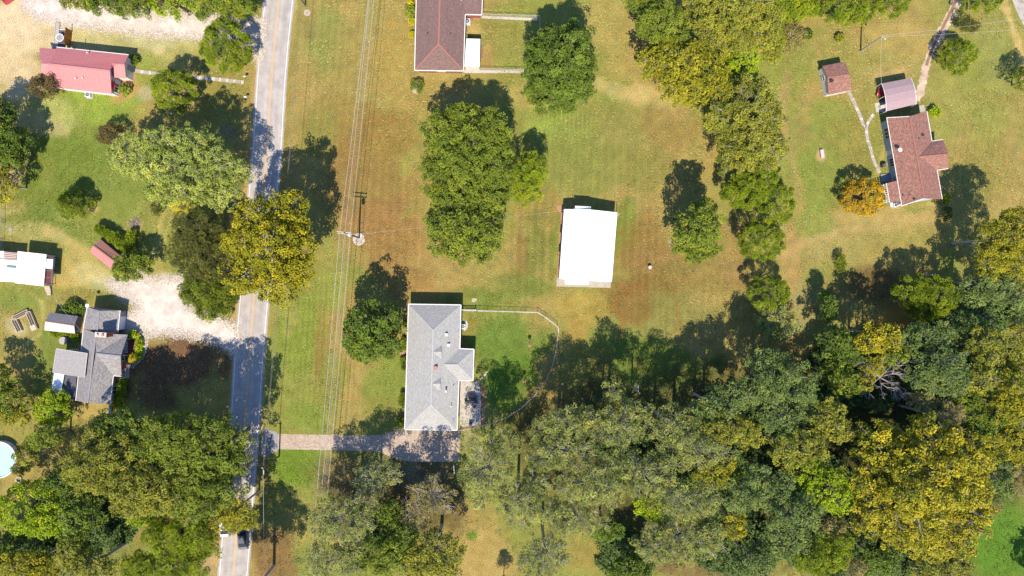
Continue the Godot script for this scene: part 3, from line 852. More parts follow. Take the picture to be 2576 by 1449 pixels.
# at: base on the ground. lobes: [centre relative to base, radii]. Boughs sit on each lobe's surface and carry the sprays
func grow(o: Node3D, kind: String, lobes: Array, density := 1.0, cone := false, trunk_r := -1.0, bare := 0.4) -> void:
	var tight := kind in ["juniper", "orange", "lime", "yellow"]
	var kd: Array = KINDS[kind]
	var c0 := Vector3(kd[0][0], kd[0][1], kd[0][2]) * 0.8
	var c1 := Vector3(kd[1][0], kd[1][1], kd[1][2]) * 0.84
	rng.seed = hash(o.name)
	var buf := PackedFloat32Array()
	var count := 0
	var wood := mb()
	var big := Vector3.ZERO
	var top_c := Vector3.ZERO
	for lb in lobes:
		if lb[1].x * lb[1].z > big.x * big.z:
			big = lb[1]
			top_c = lb[0]
	var tr: float = trunk_r if trunk_r > 0.0 else clampf(big.x * 0.055, 0.05, 0.5)
	var fork := Vector3(top_c.x * 0.15, maxf(top_c.y - big.y * 0.9, top_c.y * 0.35), top_c.z * 0.15)
	tube(wood, Vector3(0, -0.1, 0), fork, tr * 1.25, tr * 0.85, 8)
	var off := Vector3(rng.randf() * 500, rng.randf() * 500, rng.randf() * 500)
	for lb in lobes:
		var c: Vector3 = lb[0]
		var r: Vector3 = lb[1]
		var mean := (r.x + r.z) * 0.5
		var n := clampi(int(r.x * r.z * 3.0) + 8, 10, 190)
		if cone:
			n = int(n * 1.5)
		tube(wood, fork, c - Vector3(0, r.y * 0.3, 0), tr * 0.7, tr * 0.4, 6)
		var spin := rng.randf() * TAU
		for b in n:
			var y := 1.0 - 1.35 * (b + 0.5) / n
			var ph := spin + b * 2.39996 + rng.randf_range(-0.35, 0.35)
			var dir := Vector3(cos(ph) * sqrt(maxf(0, 1.0 - y * y)), y, sin(ph) * sqrt(maxf(0, 1.0 - y * y)))
			var br: float = (mean * rng.randf_range(0.05, 0.15) + 0.34) * (1.0 if mean > 1.2 else 0.75)
			if tight:
				br = mean * rng.randf_range(0.05, 0.1) + 0.24
			var bump := n1.get_noise_3d(dir.x * 55 + off.x, dir.y * 55 + off.y, dir.z * 55 + off.z)
			var s: float = (1.05 - 0.5 * pow(rng.randf(), 1.4)) * (1.0 + 0.45 * bump)
			if tight or mean < 1.3:
				s = (1.03 - 0.2 * rng.randf()) * (1.0 + 0.16 * bump)
			var bc := c + Vector3(dir.x * maxf(r.x - br * 0.7, 0.1), dir.y * maxf(r.y - br * 0.5, 0.1), dir.z * maxf(r.z - br * 0.7, 0.1)) * s
			if cone:
				var t := (b + 0.5) / n
				var rad := pow(t, 0.75) * rng.randf_range(0.75, 1.05)
				bc = c + Vector3(cos(ph) * maxf(r.x - br * 0.5, 0.1) * rad, r.y * (1.0 - 2.0 * t), sin(ph) * maxf(r.z - br * 0.5, 0.1) * rad)
				br *= lerpf(0.55, 1.0, t)
			var mood := clampf(0.5 + 0.75 * n2.get_noise_3d(bc.x * 2 + off.z, bc.y * 2, bc.z * 2 + off.x) + rng.randf_range(-0.22, 0.22), 0.0, 1.0)
			var bcol := c0.lerp(c1, mood)
			if mean > 1.0:
				tube(wood, c + (fork - c) * 0.5, bc, tr * 0.22 + 0.01, 0.02, 4)
			var m := int(3.1 * br * br * PI * density * kd[4]) + 4
			var out := dir if not cone else Vector3(cos(ph), 0.6, sin(ph)).normalized()
			for i in m:
				var d := Vector3(rng.randfn(), rng.randfn(), rng.randfn()).normalized()
				d = (d + out * 0.5 + Vector3(0, 0.35, 0)).normalized()
				var p := bc + Vector3(d.x, d.y * 0.7, d.z) * br * (0.3 + 0.85 * sqrt(rng.randf()))
				if p.y < 0.05:
					continue
				var up := (d * 0.8 + Vector3(0, 0.45, 0) + Vector3(rng.randfn(), rng.randfn(), rng.randfn()) * 0.42).normalized()
				var sx := up.cross(Vector3(cos(ph * 7.0 + i * 2.4), 0.1, sin(ph * 7.0 + i * 2.4))).normalized()
				var sz := sx.cross(up)
				var g: float = kd[3] * rng.randf_range(0.75, 1.35)
				var tint := bcol.lerp(c0.lerp(c1, rng.randf()), 0.35) * rng.randf_range(0.8, 1.2)
				if rng.randf() < 0.07:
					tint = Vector3(tint.x * 1.4, tint.y * 1.15, tint.z * 0.9)
				buf.append_array([sx.x * g, up.x * g, sz.x * g, p.x, sx.y * g, up.y * g, sz.y * g, p.y, sx.z * g, up.z * g, sz.z * g, p.z, tint.x, tint.y, tint.z, 1.0])
				count += 1
			# bare twigs that catch the light between the leaves
			if mean > 1.5 and not cone and rng.randf() < bare:
				for tw in 3:
					var e := bc + (dir + Vector3(rng.randfn(), rng.randfn() * 0.5, rng.randfn()) * 0.6).normalized() * br * rng.randf_range(0.9, 1.5)
					tube(wood, bc.lerp(c, 0.25), e, 0.05, 0.02, 3)
	obj("trunk", wood, M.pale_bark if kind in ["pale", "gold", "maple", "teal", "amber", "russet", "olive"] else M.bark, o)
	var mm := MultiMesh.new()
	mm.transform_format = MultiMesh.TRANSFORM_3D
	mm.use_colors = true
	mm.mesh = spray[kd[2]][hash(o.name) % 2]
	mm.instance_count = count
	mm.buffer = buf
	var mi := MultiMeshInstance3D.new()
	mi.multimesh = mm
	mi.name = "crown" if big.y + top_c.y > 2.6 else "foliage"
	mi.set_meta("kind", "stuff")
	o.add_child(mi, true)

# lobes in plan units [x, y, rx, ry, height of centre, vertical radius]; the first one stands over the trunk
func tree(called: String, label: String, kind: String, lobes: Array, category := "tree", group := "", opt := {}) -> Node3D:
	var f: Array = lobes[0]
	var b := survey(f[0], f[1], f[4])
	b.y = 0
	if opt.has("base"):
		b = survey(opt.base[0], opt.base[1])
	var o := thing(called, label, category, b, group)
	var ls := []
	for q in lobes:
		var k: float = K * (1.0 - q[4] / H) * opt.get("spread", 1.06)
		var r := Vector3(q[2] * k, 0, q[3] * k)
		r.y = q[5] if q.size() > 5 else minf(minf(r.x, r.z) * 0.85, q[4] * 0.8)
		ls.append([survey(q[0], q[1], q[4]) - b, r])
	grow(o, kind, ls, opt.get("density", 1.0), opt.get("cone", false), opt.get("trunk", -1.0), opt.get("bare", 0.4))
	return o

func make_trees() -> void:
	tree("oak_tree", "tall spreading oak just below the bottom edge whose shadow falls beside the road", "olive", [[604, 1522, 56, 50, 16], [560, 1606, 60, 54, 17], [646, 1590, 50, 46, 17]])
	var g1 := "trees along the gravel lane at the top"
	for t in [
		["tree", "small bushy tree overhanging the top gravel lane, leftmost of the lane trees", "olive", [[188, 6, 30, 20, 4]]],
		["tree", "dark leafy tree over the top gravel lane, second from the lane's sandy end", "green", [[262, 4, 42, 36, 5], [232, 2, 22, 24, 4]]],
		["cedar_tree", "fine-leaved cedar leaning over the middle of the top gravel lane", "cedar", [[342, 8, 44, 40, 4.5]]],
		["tree", "bright yellow-green tree on the top lane between the cedar and the dark roadside tree", "lime", [[432, -2, 60, 46, 5]]],
		["tree", "wide dark green tree where the top gravel lane meets the road", "green", [[560, 4, 78, 48, 5.5], [615, 2, 34, 34, 4.5]]]]:
		tree(t[0], t[1], t[2], t[3], "tree", g1)
	tree("cedar_tree", "round shaggy cedar beside the road just below the top gravel lane", "juniper", [[569, 117, 61, 59, 4.2]], "tree")
	tree("cedar_tree", "green tree standing over the concrete footpath of the pink-roofed house", "juniper", [[437, 227, 56, 49, 5.0]], "tree")
	tree("maple_tree", "huge spreading silver-green maple beside the road, left of the yellow tree", "maple", [[455, 420, 82, 72, 11.5], [350, 392, 66, 52, 10.5], [312, 400, 36, 34, 9], [400, 360, 52, 40, 12], [480, 362, 54, 44, 12.5], [540, 408, 62, 56, 11.5], [590, 440, 38, 42, 10], [425, 475, 54, 42, 9.5], [505, 472, 58, 44, 10], [388, 482, 30, 24, 8.5], [562, 492, 44, 34, 9]], "tree", "", {"base": [500, 450], "density": 0.8})
	tree("sycamore_tree", "big golden sycamore whose crown overhangs the road", "sycamore", [[690, 610, 78, 82, 15, 5.5], [640, 545, 52, 48, 14], [725, 530, 56, 52, 15], [605, 610, 44, 52, 13.5], [752, 610, 46, 60, 14], [625, 690, 54, 56, 13.5], [690, 705, 62, 58, 14], [750, 680, 44, 46, 13]], "tree", "", {"base": [752, 628], "density": 0.75})
	tree("tree", "dark brownish-green tree between the silver maple and the golden sycamore", "dusk", [[500, 585, 62, 58, 8], [478, 640, 50, 52, 7], [535, 625, 48, 56, 7.5], [528, 680, 48, 30, 6]], "tree", "", {"density": 0.9})
	tree("shrub", "broad olive thicket inside the bend of the white gravel drive", "cedar", [[528, 728, 68, 46, 3.2], [535, 768, 58, 34, 2.2], [480, 728, 26, 30, 2.2]], "shrub")
	tree("shrub", "yellow-leaved shrub under the left edge of the silver maple's lower side", "yellow", [[462, 515, 34, 20, 2.5]], "shrub")
	tree("tree", "dark green tree cut by the left edge of the picture above the yellowish one", "deep", [[28, 380, 46, 52, 5.5], [-8, 325, 62, 66, 6.5]], "tree")
	tree("tree", "yellow-green tree cut by the left edge of the picture, beside bare brown brush", "amber", [[6, 462, 38, 38, 6]], "tree")
	tree("cedar_tree", "lone ragged cedar on the open left lawn with its shadow up and to the right", "cedar", [[175, 512, 47, 38, 4.0]], "tree", "", {"cone": true, "density": 0.9})
	tree("shrub", "small dark shrub at the head of the grassy wheel track", "dusk", [[395, 524, 13, 15, 1.0]], "shrub")
	tree("tree", "fresh green tree touching the small red-roofed shed", "green", [[332, 672, 41, 36, 4.2], [305, 680, 20, 22, 3.0], [352, 652, 24, 20, 4.6]], "tree")
	tree("shrub", "dark plum shrub against the left end of the pink metal roof", "plum", [[112, 218, 38, 29, 3.6]], "shrub")
	tree("shrub", "brownish plum shrub left of the tall dark shadow, above the silver maple", "plum", [[283, 338, 36, 27, 2.2]], "shrub")
	tree("shrub", "tiny round shrub at the north-east porch corner of the pink-roofed house", "green", [[337, 151, 9, 9, 0.7]], "shrub")
	tree("shrub", "tiny round shrub beside the bay window of the pink-roofed house", "green", [[315, 225, 11, 11, 0.9]], "shrub")
	tree("tree", "dark tree at the left edge below the shadowed lawn, left of the bright small tree", "green", [[24, 1005, 50, 42, 5], [-6, 955, 40, 40, 5.5]], "tree")
	tree("tree", "small amber-green tree at the left edge just above the pool garden", "amber", [[34, 1042, 36, 24, 5]], "tree")
	tree("tree", "bright yellow-green small tree at the lower left corner of the grey roof", "lime", [[137, 1030, 47, 37, 3.4], [140, 1000, 30, 20, 3.8]], "tree", "", {"density": 0.9})
	for k in 3:
		tree("shrub", ["upper of three clipped round shrubs along the front of the grey house", "middle of three clipped round shrubs along the front of the grey house", "lowest of three clipped round shrubs along the front of the grey house"][k], "meadow", [[[307, 305, 294][k], [961, 985, 1011][k], [10, 10, 13][k], [10, 9, 12][k], 0.8]], "shrub", "clipped shrubs of the grey house")
	tree("shrub", "golden shrub beside the flagstone path of the grey house", "yellow", [[333, 902, 11, 11, 0.7]], "shrub")
	tree("shrub", "green shrub at the top of the red mulch bed by the flagstone path", "lime", [[337, 841, 9, 8, 0.8]], "shrub")
	tree("shrub", "low leafy border along the outer side of the red mulch bed", "lime", [[351, 862, 5, 12, 0.4], [350, 882, 5, 10, 0.4], [346, 895, 6, 6, 0.4]], "shrub")
	tree("shrub", "long-leaved weeds growing along the back of the rusty tin shed", "deep", [[182, 772, 22, 12, 0.9], [196, 782, 12, 10, 0.9], [172, 782, 12, 8, 0.7]], "shrub")
	tree("shrub", "yellow-green weeds along the sunny side of the rusty tin shed", "meadow", [[152, 840, 24, 5, 0.4], [188, 846, 8, 6, 0.4]], "shrub")
	tree("hedge", "clipped hedge bent round the back of the small red-roofed shed", "juniper", [[286, 598, 13, 12, 1.3], [251, 576, 11, 10, 1.3], [262, 582, 12, 10, 1.4], [274, 590, 13, 11, 1.4], [298, 608, 13, 12, 1.3], [310, 618, 13, 12, 1.3], [322, 616, 11, 12, 1.3], [328, 602, 9, 11, 1.3], [331, 590, 8, 9, 1.2]], "hedge")
	# wood beside the pool, west of the road
	var g2 := "trees of the wood west of the road"
	for t in [
		["oak_tree", "olive oak above the lime tree, nearest to the pool of the west wood", "olive", [[270, 1160, 92, 82, 13], [215, 1190, 44, 46, 11.5], [320, 1195, 60, 52, 13]], {}],
		["oak_tree", "dark green oak at the top of the west wood, below the grey house", "deep", [[300, 1078, 70, 42, 12], [255, 1092, 34, 34, 11]], {}],
		["oak_tree", "olive oak on the top edge of the west wood above the brown shaded ground", "green", [[440, 1118, 88, 72, 14], [400, 1080, 48, 38, 13]], {"density": 0.75}],
		["oak_tree", "oak reaching over the road edge at the top right of the west wood", "green", [[545, 1122, 76, 80, 14], [590, 1150, 36, 52, 13]], {"density": 0.75}],
		["oak_tree", "olive oak in the middle of the west wood", "olive", [[395, 1225, 108, 72, 14.5], [340, 1250, 60, 50, 13]], {}],
		["oak_tree", "grey-green oak right of the middle of the west wood, with a bare pale limb", "green", [[510, 1218, 86, 72, 14], [470, 1265, 60, 44, 13]], {"bare": 0.8}],
		["tree", "amber tree hanging over the road where the two cars pass", "amber", [[592, 1282, 40, 36, 11], [562, 1306, 46, 30, 9], [625, 1300, 20, 26, 9], [598, 1318, 34, 20, 8]], {}],
		["tree", "lime green round tree below the pool", "lime", [[82, 1278, 84, 66, 9], [120, 1310, 52, 40, 8]], {}],
		["tree", "dark green tree between the lime tree and the olive oaks", "deep", [[205, 1285, 50, 58, 10], [165, 1215, 40, 34, 9]], {}],
		["tree", "bright lime sapling glowing beside the bare tan clearing of the west wood", "lime", [[352, 1302, 32, 20, 8]], {}],
		["tree", "feathery yellow-green tree below the clearing of the west wood", "meadow", [[452, 1345, 84, 50, 10.5], [510, 1370, 44, 34, 9.5], [412, 1325, 36, 26, 10]], {}],
		["tree", "olive-yellow tree at the bottom edge of the west wood, next to the road", "meadow", [[425, 1418, 88, 42, 10], [350, 1425, 46, 40, 9]], {"bare": 0.8}],
		["tree", "olive green tree at the bottom of the west wood, left of the dead twigs", "olive", [[228, 1425, 70, 42, 11], [190, 1385, 44, 36, 10]], {}],
		["tree", "deep green tree just below the lime tree", "green", [[188, 1352, 38, 34, 9.5]], {}],
		["tree", "amber tree in the bottom left corner of the picture", "amber", [[70, 1420, 60, 40, 8], [110, 1435, 40, 34, 7.5]], {}],
		["tree", "dark low tree at the left edge, in the lime tree's shade", "deep", [[18, 1388, 44, 40, 5]], {}],
		["tree", "thin airy tree leaning over the rim of the pool", "olive", [[70, 1142, 32, 32, 5.5], [52, 1178, 26, 14, 4.5]], {"density": 0.35}],
		["tree", "small green tree right of the pool, above the shaded bare ground", "green", [[118, 1100, 40, 26, 6.5], [88, 1116, 20, 22, 5.5]], {"density": 0.6}]]:
		tree(t[0], t[1], t[2], t[3], "tree", g2, t[4])
	# middle gardens
	tree("maple_tree", "large maple behind the white shed's garden, upper of the touching pair", "green", [[1182, 395, 92, 88, 9, 5], [1120, 340, 60, 52, 8.5], [1225, 335, 62, 58, 9], [1105, 440, 46, 62, 8], [1240, 430, 44, 70, 8.5], [1165, 300, 70, 40, 9], [1148, 490, 62, 46, 8.5], [1212, 500, 62, 46, 8.5]], "tree", "pair of maples in the middle garden", {"density": 0.95})
	tree("maple_tree", "large maple with bare twigs on its lower side, lower of the touching pair", "green", [[1175, 565, 84, 66, 8, 5], [1130, 600, 52, 44, 7], [1218, 590, 48, 52, 7.5], [1180, 630, 62, 34, 6.5], [1110, 545, 38, 44, 7]], "tree", "pair of maples in the middle garden", {"density": 0.8, "bare": 0.95})
	tree("tree", "pale yellow-green weeping tree at the right side of the maple pair", "meadow", [[1326, 440, 46, 46, 6.5], [1320, 482, 44, 34, 4.5], [1345, 420, 34, 36, 7]], "tree", "", {"density": 0.75})
	tree("oak_tree", "dense dark green oak at the corner of the top chain link fence", "deep", [[1406, 170, 82, 86, 9.5, 6], [1380, 112, 44, 40, 9], [1432, 100, 50, 40, 9.5], [1352, 190, 38, 54, 8], [1460, 190, 38, 60, 8.5], [1395, 252, 60, 36, 6.5]], "tree")
	tree("oak_tree", "dense round tree on the front lawn of the grey-roofed middle house", "deep", [[936, 828, 70, 72, 7, 5.2], [905, 870, 40, 38, 5.5], [965, 852, 38, 40, 6]], "tree", "", {"density": 1.1})
	tree("holly_tree", "single dense tall tree on the lawn right of the white barn", "green", [[1752, 580, 56, 56, 9.5, 7], [1735, 622, 46, 38, 7.5], [1772, 600, 40, 52, 8.5], [1768, 528, 34, 28, 11]], "tree", "", {"density": 1.1})
	tree("shrub", "clipped round shrub in a pale ring on the lawn below the brown hip roof", "cedar", [[1048, 218, 14, 15, 0.9]], "shrub")
	var row := "shrubs along the west wall of the brown-roofed house"
	for q in [["golden shrub at the top of the row beside the brown roof, above the green one", "yellow", 1034, 9, 7, 8, 0.6], ["big round green shrub touching the brown-roofed house", "green", 1034, 30, 12, 15, 1.0], ["golden shrub beside the brown roof, just under the big green one", "yellow", 1036, 55, 7, 7, 0.6], ["golden shrub in a pale bed, lowest beside the brown roof", "yellow", 1036, 86, 6, 7, 0.5]]:
		tree("shrub", q[0], q[1], [[q[2], q[3], q[4], q[5], q[6]]], "shrub", row)
	var fr := "shrubs along the front of the middle house"
	for q in [["small shrub at the upper end of the middle house's front bed", "deep", 1021, 812, 5, 9, 0.5], ["leafy dark shrub in the front bed, just above the gap by the front door", "green", 1015, 862, 6, 9, 0.6], ["shrub in the front bed right above the pale door step", "cedar", 1012, 873, 6, 5, 0.5], ["round shrub in the front bed just below the door step", "green", 1015, 909, 6, 8, 0.6], ["tiny round shrub below the door step, second of the two", "cedar", 1018, 922, 5, 6, 0.5], ["large square clipped shrub near the lower front corner of the middle house", "cedar", 1013, 1006, 8, 15, 0.9], ["loose shrub at the bottom front corner beside the paved drive", "green", 1008, 1064, 7, 12, 0.8]]:
		tree("shrub", q[0], q[1], [[q[2], q[3], q[4], q[5], q[6]]], "shrub", fr)
	# the clump north of the woodland
	var g3 := "trees of the clump right of the top middle"
	for t in [
		["oak_tree", "dark green oak at the upper left of the big top clump", "green", [[1668, 68, 68, 58, 9], [1640, 40, 40, 40, 8], [1690, 112, 46, 34, 8.5]], {}],
		["tree", "small green tree poking out at the top left of the clump", "green", [[1606, -4, 42, 28, 7]], {}],
		["oak_tree", "widest olive oak at the top of the clump", "olive", [[1830, 36, 88, 74, 12], [1775, 30, 54, 62, 11], [1885, 52, 48, 58, 11.5], [1830, 96, 72, 44, 11]], {"density": 0.9}],
		["oak_tree", "yellow-olive oak forming the clump's lower left edge above the bare lawn", "amber", [[1735, 178, 84, 64, 10], [1665, 156, 56, 50, 9], [1790, 215, 56, 46, 9.5], [1720, 225, 56, 38, 8]], {}],
		["tree", "bright lime vine-hung tree inside the clump", "lime", [[1870, 158, 40, 42, 8], [1845, 195, 26, 24, 7]], {}],
		["tree", "olive tree on the clump's right flank", "olive", [[1925, 62, 40, 66, 9], [1940, 130, 26, 34, 6]], {}],
		["maple_tree", "olive-green maple with bare twigs at the lower end of the clump", "olive", [[1868, 288, 84, 68, 10.5], [1812, 285, 46, 56, 9.5], [1922, 300, 50, 62, 10], [1900, 372, 80, 58, 9.5], [1850, 375, 50, 56, 9], [1885, 230, 66, 36, 10]], {"bare": 0.9, "density": 0.85}],
		["tree", "yellow-green tree under the olive-green maple", "juniper", [[1878, 478, 54, 48, 6.5], [1905, 455, 48, 40, 7], [1850, 490, 34, 30, 5]], {}],
		["cedar_tree", "cedar joined to the right side of the yellow-green tree", "juniper", [[1952, 514, 42, 50, 6.0]], {}],
		["cedar_tree", "round cedar standing free just below the clump", "juniper", [[1914, 608, 54, 48, 5.5]], {}],
		["cedar_tree", "dark-topped cedar at the field's right edge, above the pale bush", "juniper", [[1932, 738, 50, 42, 5.0]], {}],
		["tree", "pale yellow-green bushy tree where the field meets the woodland shadow", "pale", [[1955, 805, 57, 48, 4.2], [1940, 830, 36, 30, 3.4]], {"bare": 0.15, "density": 1.2}]]:
		tree(t[0], t[1], t[2], t[3], "tree", g3, t[4])
	# north-east gardens
	tree("shrub", "spreading bright green thicket at the top edge right of the clump", "meadow", [[2010, 8, 46, 40, 2.5], [1968, 20, 40, 40, 2.6], [2035, 20, 30, 24, 2]], "shrub")
	tree("shrub", "autumn-coloured brown and yellow shrub on the clump's right edge", "russet", [[1992, 88, 34, 34, 1.8], [1972, 110, 24, 26, 1.6]], "shrub", "", {"bare": 0.1, "density": 1.4})
	tree("shrub", "loose green shrub at the edge of the clump, left of the autumn-coloured one", "meadow", [[1952, 98, 22, 44, 2.0]], "shrub")
	tree("cedar_tree", "wide cedar at the top edge, behind the tall pole's shadow", "juniper", [[2125, 12, 56, 44, 4.5], [2160, 34, 32, 26, 3.5]], "tree")
	tree("cedar_tree", "cedar at the top edge between the wide cedar and the gravel track", "juniper", [[2240, 2, 45, 38, 4.0]], "tree")
	tree("cedar_tree", "cedar at the top edge just right of the gravel track", "juniper", [[2468, 0, 48, 30, 4.0]], "tree")
	tree("cedar_tree", "round cedar on the right lawn beside the gravel track", "juniper", [[2408, 141, 40, 41, 3.4]], "tree")
	tree("cedar_tree", "dark cedar cut by the right edge of the picture", "cedar", [[2590, 196, 34, 40, 4.5]], "tree")
	tree("cherry_tree", "round orange-leaved tree beside the red-brown roofed house", "orange", [[2168, 494, 54, 45, 3.4]], "tree", "", {"density": 1.4})
	tree("shrub", "tiny palm-like shrub beside the gravel track's end", "lime", [[2352, 281, 11, 10, 0.9]], "shrub")
	tree("shrub", "small shrub at the lower right corner of the red-brown roofed house", "meadow", [[2379, 500, 10, 10, 0.8]], "shrub")
	tree("sapling", "thin sapling on the lawn left of the round cedar's track", "dusk", [[2424, 56, 12, 20, 2.0]], "sapling", "", {"density": 0.4})
	tree("sapling", "thin sapling right of the gravel track, nearer the side road", "dusk", [[2446, 66, 16, 12, 1.4]], "sapling", "", {"density": 0.35})
	tree("sapling", "thin sapling on the lawn below the red-brown roofed house", "dusk", [[2381, 538, 8, 18, 1.6]], "sapling", "", {"density": 0.4})
	tree("yucca", "spiky yucca at the top of the woodland's dark shadow", "cedar", [[2113, 660, 11, 20, 1.2]], "plant")
	tree("shrub", "little pruned shrub in a bare soil patch, right of the autumn-coloured one", "olive", [[2112, 95, 8, 7, 0.6]], "shrub")
	tree("shrub", "tiny dark shrub alone on the lawn right of the clump", "deep", [[2032, 88, 7, 8, 0.6]], "shrub")
	# the woodland
	var g4 := "trees of the south-east woodland"
	for t in [
		["oak_tree", "yellow-green oak at the right edge of the picture beside the east field", "amber", [[2520, 600, 58, 60, 13], [2555, 655, 46, 50, 12], [2495, 655, 44, 44, 11.5], [2555, 560, 40, 40, 12]], {}],
		["oak_tree", "bluish dark oak under the yellow-green one at the right edge", "teal", [[2492, 712, 58, 44, 10.5], [2450, 735, 40, 36, 9], [2545, 740, 46, 44, 10]], {}],
		["tree", "rounded green tree with a bright sunny right side at the head of the woodland", "juniper", [[2352, 745, 58, 50, 6.5], [2295, 735, 48, 42, 6], [2330, 778, 44, 30, 5]], {}],
		["tree", "small yellow oak at the top of the woodland, left of the bluish one", "gold", [[2222, 842, 42, 32, 12], [2182, 860, 30, 28, 11], [2225, 868, 36, 24, 11.5]], {}],
		["oak_tree", "dark bluish oak at the top of the woodland, right of the small yellow oak", "teal", [[2335, 848, 64, 36, 12], [2290, 862, 36, 30, 11]], {}],
		["oak_tree", "rounded pale green oak just right of the dead tree", "teal", [[2362, 922, 62, 54, 14], [2400, 950, 40, 40, 13], [2320, 950, 40, 36, 13], [2375, 968, 54, 30, 13]], {"density": 1.1}],
		["tree", "green tree in the gap directly above the dead tree", "green", [[2248, 892, 40, 32, 11]], {}],
		["tree", "small golden-green tree among the dead tree's branches", "amber", [[2196, 918, 28, 26, 11], [2168, 965, 26, 22, 10]], {}],
		["tree", "green tree left of the dead tree, half in shade", "green", [[2128, 962, 42, 34, 10], [2098, 928, 34, 30, 8]], {}],
		["oak_tree", "bluish oak at the woodland's top left, lit on its lower right", "teal", [[1960, 958, 76, 58, 13], [2005, 985, 46, 46, 12.5], [1905, 985, 46, 42, 12], [1935, 915, 48, 36, 12]], {}],
		["oak_tree", "bluish green oak under the woodland's top left one", "teal", [[1962, 1052, 58, 42, 13], [2010, 1040, 36, 36, 12]], {}],
		["oak_tree", "olive oak at the right side between bluish and amber trees", "olive", [[2490, 872, 52, 46, 12.5], [2535, 900, 36, 38, 12]], {}],
		["oak_tree", "olive-green oak just right of the rounded pale green oak", "olive", [[2455, 950, 56, 38, 13]], {}],
		["oak_tree", "amber-green oak at the right edge, middle of the woodland", "amber", [[2555, 985, 52, 60, 14], [2520, 1030, 48, 44, 13.5], [2570, 1060, 40, 50, 13]], {}],
		["oak_tree", "olive tree at the right edge between the dark gap and the bluish oak", "olive", [[2560, 850, 36, 50, 12]], {}],
		["tree", "brownish tree with bare twigs above the giant golden tree's right shoulder", "russet", [[2372, 1052, 54, 42, 13], [2325, 1008, 32, 26, 12]], {"bare": 0.9, "density": 1.2}],
		["oak_tree", "olive oak above the left shoulder of the giant golden tree", "olive", [[2082, 1052, 48, 46, 13.5], [2115, 1085, 34, 30, 13]], {}],
		["oak_tree", "green oak between the olive oak and the amber right edge", "green", [[2460, 1060, 46, 50, 12.5], [2430, 1010, 36, 34, 12]], {}],
		["tulip_tree", "giant golden tree, the largest crown of the woodland", "gold", [[2300, 1215, 108, 100, 17, 7], [2225, 1130, 72, 62, 15.5], [2330, 1110, 82, 58, 16], [2415, 1160, 70, 66, 15.5], [2430, 1250, 56, 74, 14.5], [2385, 1330, 82, 58, 14], [2280, 1330, 78, 56, 14.5], [2200, 1290, 62, 60, 14.5], [2185, 1210, 56, 58, 15], [2340, 1370, 60, 36, 12.5]], {"density": 0.8, "trunk": 0.55}],
		["oak_tree", "lime-tinted oak on the left side of the giant golden tree", "lime", [[2078, 1228, 62, 50, 13.5], [2035, 1195, 44, 38, 13], [2110, 1262, 36, 34, 13]], {}],
		["oak_tree", "olive oak below the bluish pair, left of the lime-tinted oak", "olive", [[1990, 1128, 58, 48, 14], [2040, 1120, 40, 40, 13.5]], {}],
		["oak_tree", "greyish green oak at lower middle, in two steps left of the golden giant", "teal", [[1988, 1300, 62, 56, 14.5], [1960, 1225, 46, 40, 14], [1985, 1362, 56, 34, 13.5], [2020, 1270, 40, 40, 14]], {}],
		["tree", "brown-leaved small tree squeezed between the greyish oak and the golden giant", "russet", [[2098, 1325, 36, 40, 11]], {"density": 1.2}],
		["oak_tree", "yellow-green oak at the bottom edge, lower left of the golden giant", "meadow", [[2060, 1405, 58, 46, 13], [2105, 1375, 36, 36, 12.5]], {}],
		["tree", "brown twiggy tree at the bottom edge below the golden giant", "russet", [[2148, 1425, 32, 26, 10]], {"bare": 0.9, "density": 1.2}],
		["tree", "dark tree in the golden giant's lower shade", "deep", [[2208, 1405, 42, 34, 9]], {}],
		["oak_tree", "olive twiggy oak along the bottom edge under the golden giant", "olive", [[2360, 1425, 64, 34, 10.5], [2405, 1425, 40, 30, 9]], {"bare": 0.9}],
		["tree", "bluish tree at the right shoulder of the golden giant", "teal", [[2500, 1190, 36, 46, 10], [2520, 1225, 30, 34, 8]], {}],
		["oak_tree", "yellow oak at the right edge above the bluish shoulder tree", "amber", [[2525, 1115, 54, 38, 13], [2565, 1130, 30, 36, 12]], {}],
		["tree", "brownish gold tree at the right edge beside the bottom green lawn", "russet", [[2562, 1202, 34, 34, 9]], {"density": 1.3}],
		["shrub", "low reddish shrub where the golden giant meets the bottom right lawn", "russet", [[2495, 1268, 22, 22, 3]], {}],
		["tree", "tree past the lower right corner, dark against the green lawn", "deep", [[2622, 1452, 34, 40, 4.5]], {}],
		["tree", "dark ivy-wrapped narrow tree where the right lawn meets the woodland shadow", "deep", [[2083, 778, 17, 34, 6], [2078, 750, 14, 16, 4]], {}],
		["tree", "dark tree in the shaded upper corner of the woodland, left of the small yellow oak", "deep", [[2110, 862, 46, 38, 9], [2150, 888, 40, 32, 9.5]], {}],
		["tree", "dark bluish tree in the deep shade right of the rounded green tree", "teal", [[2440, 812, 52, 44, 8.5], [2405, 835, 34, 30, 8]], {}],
		["tree", "thin twiggy brown tree in the shade below the paved drive's wide end", "russet", [[1085, 1245, 60, 52, 11], [1050, 1290, 44, 40, 10]], {"density": 0.4, "bare": 1.0}],
		["tree", "thin airy tree in the shade below the middle of the paved drive", "pale", [[930, 1205, 46, 40, 10], [975, 1185, 40, 30, 9]], {"density": 0.3, "bare": 0.9}],
		["oak_tree", "pale grey-green oak at the woodland's upper left, right above the small pole", "pale", [[1420, 1068, 68, 44, 14], [1465, 1050, 40, 36, 13], [1375, 1090, 44, 40, 13]], {}],
		["tree", "slim pale tree standing free beside the leaning pole", "pale", [[1540, 985, 28, 34, 12, 4], [1560, 1015, 28, 26, 11]], {}],
